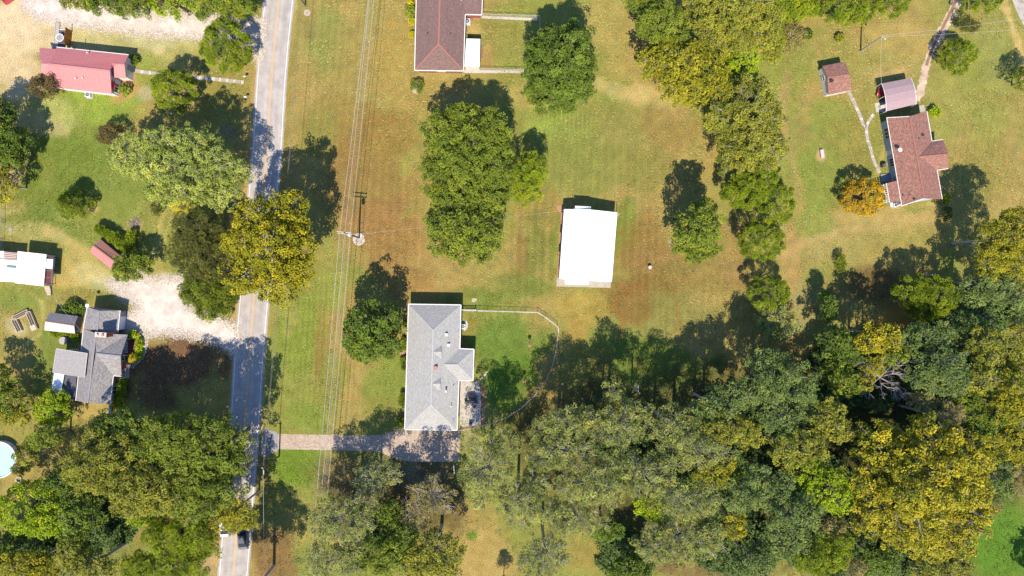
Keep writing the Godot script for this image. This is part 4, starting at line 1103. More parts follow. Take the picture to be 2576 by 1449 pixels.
		["oak_tree", "pale oak in the upper row, directly below the slim free one", "pale", [[1560, 1068, 76, 50, 14.5], [1600, 1040, 44, 34, 14], [1520, 1085, 44, 36, 14]], {}],
		["oak_tree", "pale oak in the upper row with a dark hollow at its left", "pale", [[1690, 1072, 58, 52, 14.5], [1730, 1095, 40, 36, 14]], {}],
		["oak_tree", "bluish shaded oak behind the upper row of pale oaks", "teal", [[1800, 1022, 60, 46, 13.5], [1848, 1000, 40, 40, 13], [1760, 1040, 36, 32, 13]], {}],
		["oak_tree", "yellowish olive oak under the bluish shaded one", "olive", [[1828, 1078, 68, 40, 14.5], [1880, 1090, 40, 34, 14]], {}],
		["oak_tree", "pale oak on the drive's side of the woodland, above the second pale row", "pale", [[1430, 1140, 82, 46, 14.5], [1370, 1150, 46, 40, 13.5]], {}],
		["oak_tree", "pale oak at the left end of the woodland, beside the basketball hoop", "pale", [[1228, 1175, 66, 76, 13.5], [1270, 1120, 44, 40, 13], [1205, 1230, 44, 44, 12.5]], {"density": 0.85}],
		["oak_tree", "pale oak below the left end oak, above the open tan lawn", "pale", [[1305, 1262, 58, 60, 14], [1345, 1225, 40, 44, 13.5]], {"density": 0.85}],
		["oak_tree", "broad pale oak in the middle of the second row", "pale", [[1500, 1212, 84, 58, 15], [1445, 1225, 44, 40, 14.5], [1545, 1175, 44, 40, 14.5]], {}],
		["oak_tree", "pale oak above the tan clearing at the woodland's lower left", "pale", [[1448, 1302, 88, 46, 14], [1395, 1285, 44, 40, 13.5]], {"density": 0.85}],
		["oak_tree", "olive-pale oak at the woodland's centre, above the lime spot", "pale", [[1618, 1188, 78, 54, 15], [1665, 1215, 44, 40, 14.5]], {}],
		["tree", "lime-yellow tree glowing at the woodland's centre", "lime", [[1632, 1270, 36, 28, 13], [1655, 1295, 26, 24, 12]], {}],
		["oak_tree", "pale oak in the second row under the yellowish olive oak", "pale", [[1745, 1130, 82, 44, 15], [1700, 1150, 40, 36, 14.5]], {}],
		["oak_tree", "lime-olive oak right of centre with a dark gap above it", "amber", [[1800, 1182, 58, 42, 14], [1835, 1205, 36, 32, 13.5]], {}],
		["oak_tree", "pale oak right below the woodland's centre", "pale", [[1722, 1258, 78, 44, 15], [1780, 1250, 44, 40, 14.5]], {}],
		["oak_tree", "large pale oak at lower centre, above the brown bare ground", "pale", [[1712, 1352, 92, 52, 14.5], [1650, 1370, 50, 44, 13.5], [1775, 1350, 54, 50, 14], [1700, 1395, 56, 28, 12.5]], {"density": 0.9}],
		["oak_tree", "greyish oak right of the second pale row", "teal", [[1865, 1240, 58, 48, 14.5], [1900, 1205, 44, 40, 14]], {}],
		["tree", "yellow-green tree in the seam right of the large lower pale oak", "amber", [[1848, 1318, 32, 46, 12.5]], {}],
		["tree", "deep green tree at the right tip of the tan clearing", "deep", [[1525, 1335, 46, 24, 9]], {}],
		["oak_tree", "thin pale oak at the bottom edge over the tan clearing", "pale", [[1372, 1392, 62, 48, 13], [1335, 1415, 40, 36, 12]], {"density": 0.6, "bare": 0.8}],
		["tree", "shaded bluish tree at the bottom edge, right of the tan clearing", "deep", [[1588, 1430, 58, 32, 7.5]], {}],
		["oak_tree", "bluish green oak at the bottom edge right of the brown bare ground", "teal", [[1892, 1412, 52, 46, 13], [1925, 1380, 32, 32, 12.5]], {}],
		["oak_tree", "grey-olive oak under the power lines at the woodland's far left", "pale", [[865, 1302, 72, 52, 13], [910, 1275, 44, 38, 13], [820, 1320, 36, 40, 12]], {"density": 1.1, "bare": 0.7}],
		["oak_tree", "pale olive oak at the bottom edge under the power lines", "pale", [[842, 1408, 78, 44, 12.5], [890, 1375, 44, 38, 12.5]], {"bare": 0.7}],
		["tree", "bright green young tree ringed by dark shade below the paved drive", "green", [[985, 1298, 34, 40, 9.5]], {}],
		["oak_tree", "green oak at the bottom edge below the bright young tree", "green", [[960, 1392, 62, 48, 12], [1005, 1365, 40, 40, 11.5]], {}],
		["oak_tree", "olive oak at the bottom edge left of the open tan lawn", "olive", [[1092, 1385, 68, 54, 12.5], [1050, 1410, 46, 40, 12], [1125, 1425, 36, 34, 11]], {}],
		["cedar_tree", "dark narrow cedar at the bottom edge on the open tan lawn", "dusk", [[1266, 1472, 18, 18, 4.5]], {"cone": true}]]:
		tree(t[0], t[1], t[2], t[3], "shrub" if t[0] == "shrub" else "tree", g4 if t[0] != "shrub" else "", t[4])
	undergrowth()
	dead_tree()
	# brush piles
	for q in [["pale grey heap of cut brush in the shade beside the road", 575, 333, 24], ["small heap of brown cut brush on the left lawn", 341, 562, 15], ["grey twiggy brush under the amber tree at the left edge", 38, 455, 12]]:
		var o := thing("brush_pile", q[0], "brush pile", survey(q[1], q[2]), "heaps of cut brush")
		rng.seed = hash(q[0])
		var st := mb()
		for i in 90:
			var a: Vector3 = Vector3(rng.randfn() * 0.45, rng.randf() * 0.7, rng.randfn() * 0.45) * (q[3] * K)
			var d := Vector3(rng.randfn(), rng.randf() * 0.5, rng.randfn()).normalized() * rng.randf_range(0.4, 1.1)
			a.y = absf(a.y) * 0.5
			tube(st, a, a + d, 0.025, 0.01, 3)
		obj("twigs", st, M.dead, o).set_meta("kind", "stuff")

func limb(st: SurfaceTool, a: Vector3, dir: Vector3, l: float, r: float, depth: int) -> void:
	var e := a + dir * l
	tube(st, a, e, r, r * 0.66, 5 if depth > 2 else 3)
	if depth == 0:
		return
	for i in (3 if depth > 2 else 2 + int(rng.randf() < 0.6)):
		var d := (dir + Vector3(rng.randfn(), rng.randfn() * 0.4 + 0.12, rng.randfn()) * 0.55).normalized()
		limb(st, a.lerp(e, rng.randf_range(0.6, 1.0)), d, l * rng.randf_range(0.55, 0.85), r * 0.6, depth - 1)

func dead_tree() -> void:
	var b := survey(2226, 952, 11.0)
	b.y = 0
	var o := thing("dead_tree", "leafless dead tree with pale bare branches inside the woodland", "tree", b)
	rng.seed = 77
	var st := mb()
	tube(st, Vector3.ZERO, Vector3(0, 9.5, 0), 0.35, 0.24, 8)
	obj("trunk", st, M.dead, o)
	for q in [[-4.2, 2.5, -3.2], [3.0, 2.6, -1.6], [3.4, 2.2, 2.2], [-0.6, 2.2, 2.6], [-3.0, 1.6, 2.0], [0.8, 3.2, -2.4]]:
		var s := mb()
		var d := Vector3(q[0], q[1], q[2])
		limb(s, Vector3(0, 9.2, 0), d.normalized(), d.length() * 0.55, 0.13, 4)
		obj("branch", s, M.dead, o)

# saplings, brambles and seedlings added under the crowns, coloured dark for shade in gaps
func undergrowth() -> void:
	var buf := PackedFloat32Array()
	rng.seed = 99
	var n := 0
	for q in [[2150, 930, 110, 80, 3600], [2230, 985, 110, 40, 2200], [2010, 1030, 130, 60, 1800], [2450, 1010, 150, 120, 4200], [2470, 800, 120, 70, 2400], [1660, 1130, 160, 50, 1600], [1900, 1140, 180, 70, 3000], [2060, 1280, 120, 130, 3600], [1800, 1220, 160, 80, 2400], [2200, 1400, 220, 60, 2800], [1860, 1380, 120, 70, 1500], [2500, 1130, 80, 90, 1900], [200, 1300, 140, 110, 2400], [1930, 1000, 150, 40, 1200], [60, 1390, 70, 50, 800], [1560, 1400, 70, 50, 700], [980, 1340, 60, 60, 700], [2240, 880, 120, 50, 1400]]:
		for i in q[4]:
			var a := rng.randf() * TAU
			var r := sqrt(rng.randf())
			var p := survey(q[0] + cos(a) * r * q[2], q[1] + sin(a) * r * q[3], 2.0)
			var m := n1.get_noise_2d(p.x * 3.0, p.z * 3.0)
			if m < -0.3:
				continue
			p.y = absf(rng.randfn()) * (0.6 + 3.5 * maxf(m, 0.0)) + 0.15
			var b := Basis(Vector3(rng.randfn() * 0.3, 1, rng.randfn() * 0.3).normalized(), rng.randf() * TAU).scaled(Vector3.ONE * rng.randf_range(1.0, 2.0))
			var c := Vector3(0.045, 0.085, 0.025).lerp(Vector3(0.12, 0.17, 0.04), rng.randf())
			buf.append_array([b.x.x, b.y.x, b.z.x, p.x, b.x.y, b.y.y, b.z.y, p.y, b.x.z, b.y.z, b.z.z, p.z, c.x, c.y, c.z, 1.0])
			n += 1
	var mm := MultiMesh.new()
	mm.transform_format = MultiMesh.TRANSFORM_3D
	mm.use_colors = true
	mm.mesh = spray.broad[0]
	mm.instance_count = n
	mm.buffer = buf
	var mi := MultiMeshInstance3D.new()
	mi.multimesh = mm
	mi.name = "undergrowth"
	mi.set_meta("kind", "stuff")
	tag(mi, "green undergrowth added to darken the gaps between the woodland trees", "undergrowth")
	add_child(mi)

# weeds and tufts standing a little higher than the mown turf, each near the turf's own colour
func grass_clumps() -> void:
	var st := mb()
	rng.seed = 31
	for i in 9:
		var a := TAU * i / 9.0 + rng.randf()
		var o := Vector3(cos(a), 0, sin(a)) * rng.randf_range(0.02, 0.16)
		var t := o + Vector3(cos(a) * 0.1, rng.randf_range(0.06, 0.16), sin(a) * 0.1)
		var s := Vector3(-sin(a), 0, cos(a)) * 0.05
		tri(st, o - s, o + s, t, Vector3.UP)
	st.generate_normals()
	var mesh := st.commit()
	mesh.surface_set_material(0, M.leaf)
	var buf := PackedFloat32Array()
	var n := 0
	var road := smooth_line([[706, -60], [701, 0], [690, 106], [680.5, 222], [672.5, 362], [661, 490], [641, 724], [626, 900], [619, 1010], [608, 1160], [594, 1350], [586, 1449], [578, 1540]], 4.0)
	while n < 90000:
		var x := rng.randf_range(-98, 98)
		var z := rng.randf_range(-56, 56)
		var keep := 0.45 + 0.9 * n1.get_noise_2d(x * 1.3 + 40, z * 1.3) + 0.5 * n2.get_noise_2d(x, z)
		n += 1
		if rng.randf() > keep:
			continue
		var k := int(z / CELL + GZ / 2) * (GX + 1) + int(x / CELL + GX / 2)
		var t := tone[k]
		if t.x > 0.42:
			continue
		var near := false
		for i in road.size() - 1:
			if absf(road[i].y - z) < 6.0 and absf(road[i].x - x) < 3.6:
				near = true
				break
		if near:
			continue
		var px := x / K + 1287.5
		var py := z / K + 724.5
		if (px > 690 and px < 1160 and py > 1086 and py < 1162) or (px > 300 and px < 605 and py > 695 and py < 895) or (px < 660 and py < 115) or (px > 2300 and px < 2425 and py < 260):
			continue
		var g := rng.randf_range(0.7, 1.7)
		var b := Basis(Vector3.UP, rng.randf() * TAU).scaled(Vector3(g, g * 0.8, g))
		var c := t * rng.randf_range(0.6, 1.05)
		c = Vector3(c.x * rng.randf_range(0.8, 1.1), c.y, c.z)
		buf.append_array([b.x.x, b.y.x, b.z.x, x, b.x.y, b.y.y, b.z.y, 0.0, b.x.z, b.y.z, b.z.z, z, c.x, c.y, c.z, 1.0])
	var mm := MultiMesh.new()
	mm.transform_format = MultiMesh.TRANSFORM_3D
	mm.use_colors = true
	mm.mesh = mesh
	mm.instance_count = buf.size() / 16
	mm.buffer = buf
	var mi := MultiMeshInstance3D.new()
	mi.multimesh = mm
	mi.name = "grass"
	mi.set_meta("kind", "stuff")
	tag(mi, "tufts of grass and weeds standing in the mown lawns", "grass")
	add_child(mi)

# stones kicked off the gravel drives into the grass, thinning away from the edge
func loose_gravel() -> void:
	var st := mb()
	disc(st, Vector3.ZERO, 0.1, 0.06, 5, 0.05)
	st.generate_normals()
	var mesh := st.commit()
	mesh.surface_set_material(0, M.leaf)
	var buf := PackedFloat32Array()
	rng.seed = 808
	for p in gravel_edge:
		for i in 34:
			var q := p + Vector2(rng.randfn(), rng.randfn()) * 0.55
			var g := rng.randf_range(0.4, 1.3)
			var b := Basis(Vector3.UP, rng.randf() * TAU).scaled(Vector3.ONE * g)
			var c := Vector3(0.5, 0.44, 0.38) * rng.randf_range(0.55, 1.1)
			buf.append_array([b.x.x, b.y.x, b.z.x, q.x, b.x.y, b.y.y, b.z.y, 0.0, b.x.z, b.y.z, b.z.z, q.y, c.x, c.y, c.z, 1.0])
	var mm := MultiMesh.new()
	mm.transform_format = MultiMesh.TRANSFORM_3D
	mm.use_colors = true
	mm.mesh = mesh
	mm.instance_count = buf.size() / 16
	mm.buffer = buf
	var mi := MultiMeshInstance3D.new()
	mi.multimesh = mm
	mi.name = "loose_gravel"
	mi.set_meta("kind", "stuff")
	tag(mi, "pale stones scattered along the ragged edges of the gravel drives", "gravel")
	add_child(mi)

# ---------- buildings ----------
func house(called: String, label: String, category: String, cx: float, cy: float, group := "") -> Node3D:
	var o := thing(called, label, category, survey(cx, cy), group)
	o.set_meta("mid", [cx, cy])
	return o

# a window or door on the wall edge nearest to a sighted point: width, sill height, height
func opening(parent: Node3D, poly: PackedVector2Array, vx: float, vy: float, wide: float, y0: float, hgt: float, material: Material = null, door := false, bars := 1) -> void:
	var p := flat(survey(vx, vy, y0)) - flat(parent.position)
	var best := 1e9
	var ea := Vector2.ZERO
	var eb := Vector2.ZERO
	var at := Vector2.ZERO
	for i in poly.size():
		var q := Geometry2D.get_closest_point_to_segment(p, poly[i], poly[(i + 1) % poly.size()])
		if q.distance_to(p) < best:
			best = q.distance_to(p)
			at = q
			ea = poly[i]
			eb = poly[(i + 1) % poly.size()]
	var d := (eb - ea).normalized()
	var l := (at - ea).dot(d)
	l = clampf(l, wide * 0.5 + 0.1, maxf(ea.distance_to(eb) - wide * 0.5 - 0.1, wide * 0.5 + 0.1))
	at = ea + d * l
	var n := Vector2(d.y, -d.x)
	var mid := Vector2.ZERO
	for q in poly:
		mid += q / poly.size()
	if Geometry2D.is_point_in_polygon(at + n * 0.05, poly):
		n = -n
	var a := Vector3(at.x - d.x * wide * 0.5, y0, at.y - d.y * wide * 0.5)
	var b := Vector3(at.x + d.x * wide * 0.5, y0, at.y + d.y * wide * 0.5)
	var out := Vector3(n.x, 0, n.y)
	if door:
		var st := mb()
		box(st, (a + b) * 0.5 + Vector3(0, hgt * 0.5, 0) + out * 0.03, Vector3(wide, hgt, 0.06), atan2(out.x, out.z))
		var dr := obj("door", st, material if material else M.white_wall, parent)
		var k := mb()
		box(k, b.lerp(a, 0.1) + Vector3(0, hgt * 0.48, 0) + out * 0.09, Vector3(0.12, 0.04, 0.06), atan2(out.x, out.z))
		obj("handle", k, M.black_metal, dr)
	else:
		window(parent, a, b, hgt, material if material else M.white_wall, out, bars)

func vent_pipe(parent: Node3D, vx: float, vy: float, h: float, tall := 0.5, r := 0.07, material: Material = null) -> void:
	var st := mb()
	var p := survey(vx, vy, h) - parent.position
	tube(st, p - Vector3(0, 0.2, 0), p + Vector3(0, tall, 0), r, r, 8)
	disc(st, p + Vector3(0, tall, 0), r * 1.7, 0.05, 8)
	obj("vent_pipe", st, material if material else M.white_wall, parent)

func roof_vent(parent: Node3D, vx: float, vy: float, h: float, w := 0.5) -> void:
	var st := mb()
	var p := survey(vx, vy, h) - parent.position
	box(st, p + Vector3(0, 0.1, 0), Vector3(w * 0.7, 0.3, w * 0.7))
	box(st, p + Vector3(0, 0.28, 0), Vector3(w, 0.06, w))
	obj("roof_vent", st, M.white_wall, parent)

func ac_unit(label: String, vx: float, vy: float, yaw := 0.0, size := 0.85) -> void:
	var o := thing("air_conditioner", label, "air conditioner", survey(vx, vy), "air conditioners beside the houses")
	part_box(o, "base", Vector3(0, 0.05, 0), Vector3(size + 0.35, 0.1, size + 0.35), M.concrete, yaw)
	part_box(o, "cabinet", Vector3(0, 0.1 + 0.38, 0), Vector3(size, 0.76, size), M.blue_white, yaw)
	var st := mb()
	ring(st, Vector3(0, 0.865, 0), size * 0.22, size * 0.42, 0.03, 16)
	obj("fan_guard", st, M.black_metal, o)
	var f := mb()
	for k in 4:
		box(f, Vector3(cos(k * PI / 2) * 0.1, 0.88, sin(k * PI / 2) * 0.1), Vector3(size * 0.34, 0.015, 0.08), -k * PI / 2)
	obj("fan", f, M.dark, o)

func pink_house() -> void:
	var o := house("metal_roofed_house", "white house with a pinkish red ribbed metal roof beside the top gravel lane", "house", 210, 175)
	slope(o, [[142, 119, 2.9], [323, 138, 2.9], [312.5, 162, 4.0], [281, 161, 4.0], [276, 178, 4.8], [121, 161, 4.8]], M.pink_metal)
	slope(o, [[121, 161, 4.8], [276, 178, 4.8], [280, 237, 2.9], [132, 220, 2.9]], M.pink_metal)
	slope(o, [[281, 161, 4.0], [312.5, 162, 4.0], [316, 196, 2.9], [285, 195, 2.9]], M.pink_metal)
	slope(o, [[101, 120, 2.6], [141, 124, 2.6], [121.5, 161, 4.3], [104, 160, 4.3], [105, 151, 3.95], [96.5, 150, 3.9]], M.pink_metal)
	slope(o, [[103, 160, 4.3], [121.5, 161, 4.3], [134, 219, 2.6], [104, 214, 2.6]], M.pink_metal)
	seams(o, [[142, 119, 2.9], [320, 138, 2.9], [276, 178, 4.8], [121, 161, 4.8]], 0.3, M.pink_seam)
	seams(o, [[132, 220, 2.9], [280, 237, 2.9], [276, 178, 4.8], [121, 161, 4.8]], 0.3, M.pink_seam)
	seams(o, [[285, 195, 2.9], [316, 196, 2.9], [312.5, 162, 4.0], [281, 161, 4.0]], 0.3, M.pink_seam)
	trim(o, [[121, 161, 4.85], [276, 178, 4.85]], M.pink_seam, "ridge_cap", 0.3, 0.08, false)
	trim(o, [[281, 161, 4.05], [312.5, 162, 4.05]], M.pink_seam, "ridge_cap", 0.25, 0.08, false)
	trim(o, [[142, 118.5, 2.9], [323, 137.5, 2.9]], M.white_wall, "gutter", 0.12, 0.12, false)
	trim(o, [[132, 220.5, 2.9], [280, 237.5, 2.9]], M.white_wall, "gutter", 0.12, 0.12, false)
	var p := walls(o, [[142, 119], [323, 138], [316, 196], [285, 195], [280, 237], [132, 220]], 2.9, 0.35, M.white_wall)
	walls(o, [[101, 120], [141, 124], [134, 219], [104, 214]], 2.6, 0.3, M.white_wall)
	gable(o, [289, 148, 2.9], [280, 237, 2.9], [276, 178, 4.8], M.blue_white)
	gable(o, [323, 138, 2.9], [316, 196, 2.9], [312.5, 162, 4.0], M.white_wall)
	opening(o, p, 288, 210, 1.0, 0.9, 1.2)
	opening(o, p, 324, 175, 0.95, 0.2, 2.0, M.grey_wall, true)
	vent_pipe(o, 193, 199, 3.9)
	vent_pipe(o, 209, 197, 4.0, 0.3)
	vent_pipe(o, 187, 124, 3.1, 0.9, 0.06, M.galv)
	vent_pipe(o, 221, 134, 3.4, 0.3)
	# bay window with its own little red roof
	var b := survey(291, 222) - o.position
	var bay := part_box(o, "bay_window", b + Vector3(0.15, 1.1, 0), Vector3(1.5, 2.0, 2.3), M.white_wall, -0.1)
	window(bay, b + Vector3(0.85, 0.75, -0.95), b + Vector3(0.95, 0.75, 0.05), 1.25, M.white_wall, Vector3(1, 0, -0.1).normalized())
	window(bay, b + Vector3(0.98, 0.75, 0.2), b + Vector3(0.75, 0.75, 1.15), 1.25, M.white_wall, Vector3(1, 0, 0.25).normalized())
	slope(o, [[279, 200, 2.9], [289, 208, 2.35], [289, 224, 2.35], [279.5, 222, 2.9]], M.red_metal, "bay_roof", 0.06)
	# porch: dark boards, white posts and rail
	for k in 9:
		part_box(o, "porch_board", survey(314 + k * 2.2, 171 + k * 0.35) - o.position + Vector3(0, 0.25, 0), Vector3(0.155, 0.06, 2.1), M.dark_roof, -0.1)
	for q in [[313, 157], [331, 160], [329, 187], [314, 194], [327, 197]]:
		part_box(o, "porch_post", survey(q[0], q[1]) - o.position + Vector3(0, 1.15, 0), Vector3(0.1, 2.3, 0.1), M.white_wall)
	for q in [[[313, 157], [331, 160]], [[329, 187], [327, 197]], [[327, 197], [314, 195]]]:
		var st := mb()
		beam(st, S(q[0]) - o.position + Vector3(0, 1.0, 0), S(q[1]) - o.position + Vector3(0, 1.0, 0), 0.08, 0.08)
		obj("porch_rail", st, M.white_wall, o)
	part_box(o, "porch_step", survey(319, 191) - o.position + Vector3(0, 0.15, 0), Vector3(1.0, 0.3, 0.9), M.concrete, -0.1)
	ac_unit("air conditioner below the sunny eave of the pink-roofed house", 226, 241)
	# garden ramp, spa tub and stained fence behind the house
	var ramp := thing("ramp", "straight pale concrete ramp running up from the pink-roofed house's back corner", "ramp", survey(144, 92))
	part_box(ramp, "deck", Vector3(0, 0.12, 0), Vector3(0.75, 0.24, 5.2), M.concrete, -0.09)
	part_box(ramp, "kerb", Vector3(-0.42, 0.17, 0.02), Vector3(0.09, 0.34, 5.2), M.white_concrete, -0.09)
	var pad := thing("spa_deck", "small dark deck with a white edge between ramp and orange fence", "deck", survey(155.5, 97))
	for k in 8:
		part_box(pad, "deck_board", Vector3(-0.65 + k * 0.185, 0.08, 0), Vector3(0.165, 0.12, 3.0), M.dark_roof, -0.05)
	part_box(pad, "edge_board", Vector3(0.06, 0.1, -1.62), Vector3(1.3, 0.16, 0.12), M.white_wall, -0.05)
	var tub := thing("spa_tub", "round spa tub with a grey lid and white rim on the dark deck", "hot tub", survey(157.5, 99) + Vector3(0, 0.14, 0))
	var st := mb()
	disc(st, Vector3.ZERO, 0.72, 0.7, 20)
	obj("shell", st, M.dark_roof, tub)
	var rim := mb()
	ring(rim, Vector3(0, 0.7, 0), 0.62, 0.76, 0.06, 24)
	obj("rim", rim, M.white_wall, tub)
	var lid := mb()
	disc(lid, Vector3(0, 0.7, 0), 0.62, 0.05, 24, 0.58)
	obj("lid", lid, M.grey_wall, tub)
	var fence := thing("wooden_fence", "tall orange-stained wooden privacy fence beside the spa tub", "fence", survey(178, 99))
	for k in 20:
		part_box(fence, "plank", Vector3(0.14 - k * 0.014, 0.9, -1.5 + k * 0.155), Vector3(0.03, 1.8 + 0.03 * (k % 2), 0.145), M.orange_wood, -0.09)
	for k in 3:
		part_box(fence, "fence_post", Vector3(0.24 - k * 0.13, 0.95, -1.52 + k * 1.5), Vector3(0.1, 1.95, 0.1), M.orange_wood, -0.09)

func red_shed() -> void:
	var o := house("garden_shed", "small shed with a faded red metal gable roof standing askew by the bent hedge", "shed", 268, 642)
	slope(o, [[252.5, 602, 2.1], [306, 647, 2.1], [287.5, 658, 3.0], [234, 618, 3.0]], M.rust_pink, "roof_slope", 0.08)
	slope(o, [[234, 618, 3.0], [287.5, 658, 3.0], [282.5, 680, 2.1], [226, 633, 2.1]], M.pink_metal, "roof_slope", 0.08)
	seams(o, [[252.5, 602, 2.1], [306, 647, 2.1], [287.5, 658, 3.0], [234, 618, 3.0]], 0.45, M.rust)
	seams(o, [[226, 633, 2.1], [282.5, 680, 2.1], [287.5, 658, 3.0], [234, 618, 3.0]], 0.45, M.pink_seam)
	trim(o, [[234, 618, 3.04], [287.5, 658, 3.04]], M.rust, "ridge_cap", 0.25, 0.06, false)
	var p := walls(o, [[252.5, 602], [306, 647], [282.5, 680], [226, 633]], 2.1, 0.15, M.tan_wall)
	gable(o, [306, 647, 2.1], [282.5, 680, 2.1], [287.5, 658, 3.0], M.tan_wall, 0.15)
	gable(o, [252.5, 602, 2.1], [226, 633, 2.1], [234, 618, 3.0], M.tan_wall, 0.15)
	opening(o, p, 296, 662, 1.0, 0.05, 1.85, M.pale_wood, true)

func white_roof_home() -> void:
	var o := house("mobile_home", "home with bright white flat roofs cut by the left edge of the picture", "house", 40, 676)
	slope(o, [[44, 632, 3.1], [116, 640, 3.0], [109, 720, 2.8], [37, 712, 2.9]], M.white_metal)
	slope(o, [[-60, 648, 2.75], [41, 655, 2.75], [38, 710, 2.6], [-60, 704, 2.6]], M.white_metal)
	slope(o, [[9, 633, 2.6], [43, 636, 2.6], [40, 654, 2.6], [8, 651, 2.6]], M.tin_white, "patched_roof", 0.08)
	slope(o, [[-60, 628, 2.6], [10, 632, 2.6], [8, 650, 2.6], [-60, 646, 2.6]], M.white_metal, "patched_roof", 0.08)
	for k in 4:
		var st := mb()
		beam(st, survey(10, 636 + k * 4.4, 2.65) - o.position, survey(42, 638.5 + k * 4.4, 2.65) - o.position, 0.12, 0.03)
		obj("rusty_strip", st, M.rust, o)
	part_box(o, "skylight", survey(28, 671, 2.82) - o.position, Vector3(1.7, 0.08, 0.4), mat(lin(0.12, 0.2, 0.18), 0.3), -0.08)
	walls(o, [[44, 632], [116, 640], [109, 720], [37, 712]], 2.8, 0.15, M.white_wall)
	walls(o, [[-60, 630], [42, 636], [38, 710], [-60, 704]], 2.5, 0.2, M.white_wall)
	for k in 16:
		part_box(o, "porch_roof_panel", survey(122.5 - k * 0.2, 648 + k * 4.15, 2.35) - o.position, Vector3(1.6, 0.05, 0.27), M.maroon, -0.07)
	for q in [[114, 646], [133, 648], [129, 714], [110, 713], [131, 681]]:
		part_box(o, "porch_post", survey(q[0], q[1], 1.1) * Vector3(1, 0, 1) - o.position + Vector3(0, 1.15, 0), Vector3(0.1, 2.3, 0.1), M.maroon)
	for q in [[[133, 648], [131, 681]], [[131, 681], [129, 714]], [[110, 697], [129, 698]], [[111, 681], [131, 681]]]:
		var st := mb()
		beam(st, survey(q[0][0], q[0][1], 2.42) - o.position, survey(q[1][0], q[1][1], 2.42) - o.position, 0.07, 0.07)
		obj("porch_batten", st, M.tan_wall, o)
	slope(o, [[116, 651, 2.7], [133, 652, 2.56], [131, 677, 2.56], [114, 675, 2.7]], M.blue_white, "awning", 0.05)
	for q in [[136, 655], [146, 660], [145, 676], [136, 673]]:
		part_box(o, "trellis_post", survey(q[0], q[1]) - o.position + Vector3(0, 0.9, 0), Vector3(0.07, 1.8, 0.07), M.grey_wood)
	for q in [[[136, 655], [146, 660]], [[146, 660], [145, 676]], [[145, 676], [136, 673]]]:
		var st := mb()
		beam(st, S(q[0]) - o.position + Vector3(0, 1.8, 0), S(q[1]) - o.position + Vector3(0, 1.8, 0), 0.06, 0.06)
		obj("trellis_rail", st, M.grey_wood, o)
	var steps := thing("wooden_steps", "weathered wooden steps leading down from the white-roofed home's deck", "steps", survey(128, 732))
	for k in 6:
		part_box(steps, "plank", Vector3(-0.35 + k * 0.02, 0.62 - k * 0.1, -0.75 + k * 0.28), Vector3(1.0, 0.05, 0.25), M.pale_wood, 0.07)
	for k in 2:
		part_box(steps, "stringer", Vector3(-0.8 + k * 0.95, 0.2, -0.05), Vector3(0.06, 0.4, 1.6), M.grey_wood, 0.07)
	# wire fence at the left edge
	chain_fence("sagging wire fence with dark posts down the left edge above the white-roofed home", [[13, 525], [13, 560], [11, 600], [8, 660]], 1.2, 2.4, M.grey_wood)
	var cov := thing("manhole_lid", "grey round lid lying in the dry grass by the left edge wire fence", "lid", survey(26, 577))
	st_disc(cov, "lid", 0.38, 0.08, M.grey_wall)

func st_disc(o: Node3D, called: String, r: float, h: float, material: Material, at := Vector3.ZERO) -> void:
	var st := mb()
	disc(st, at, r, h, 16)
	obj(called, st, material, o)

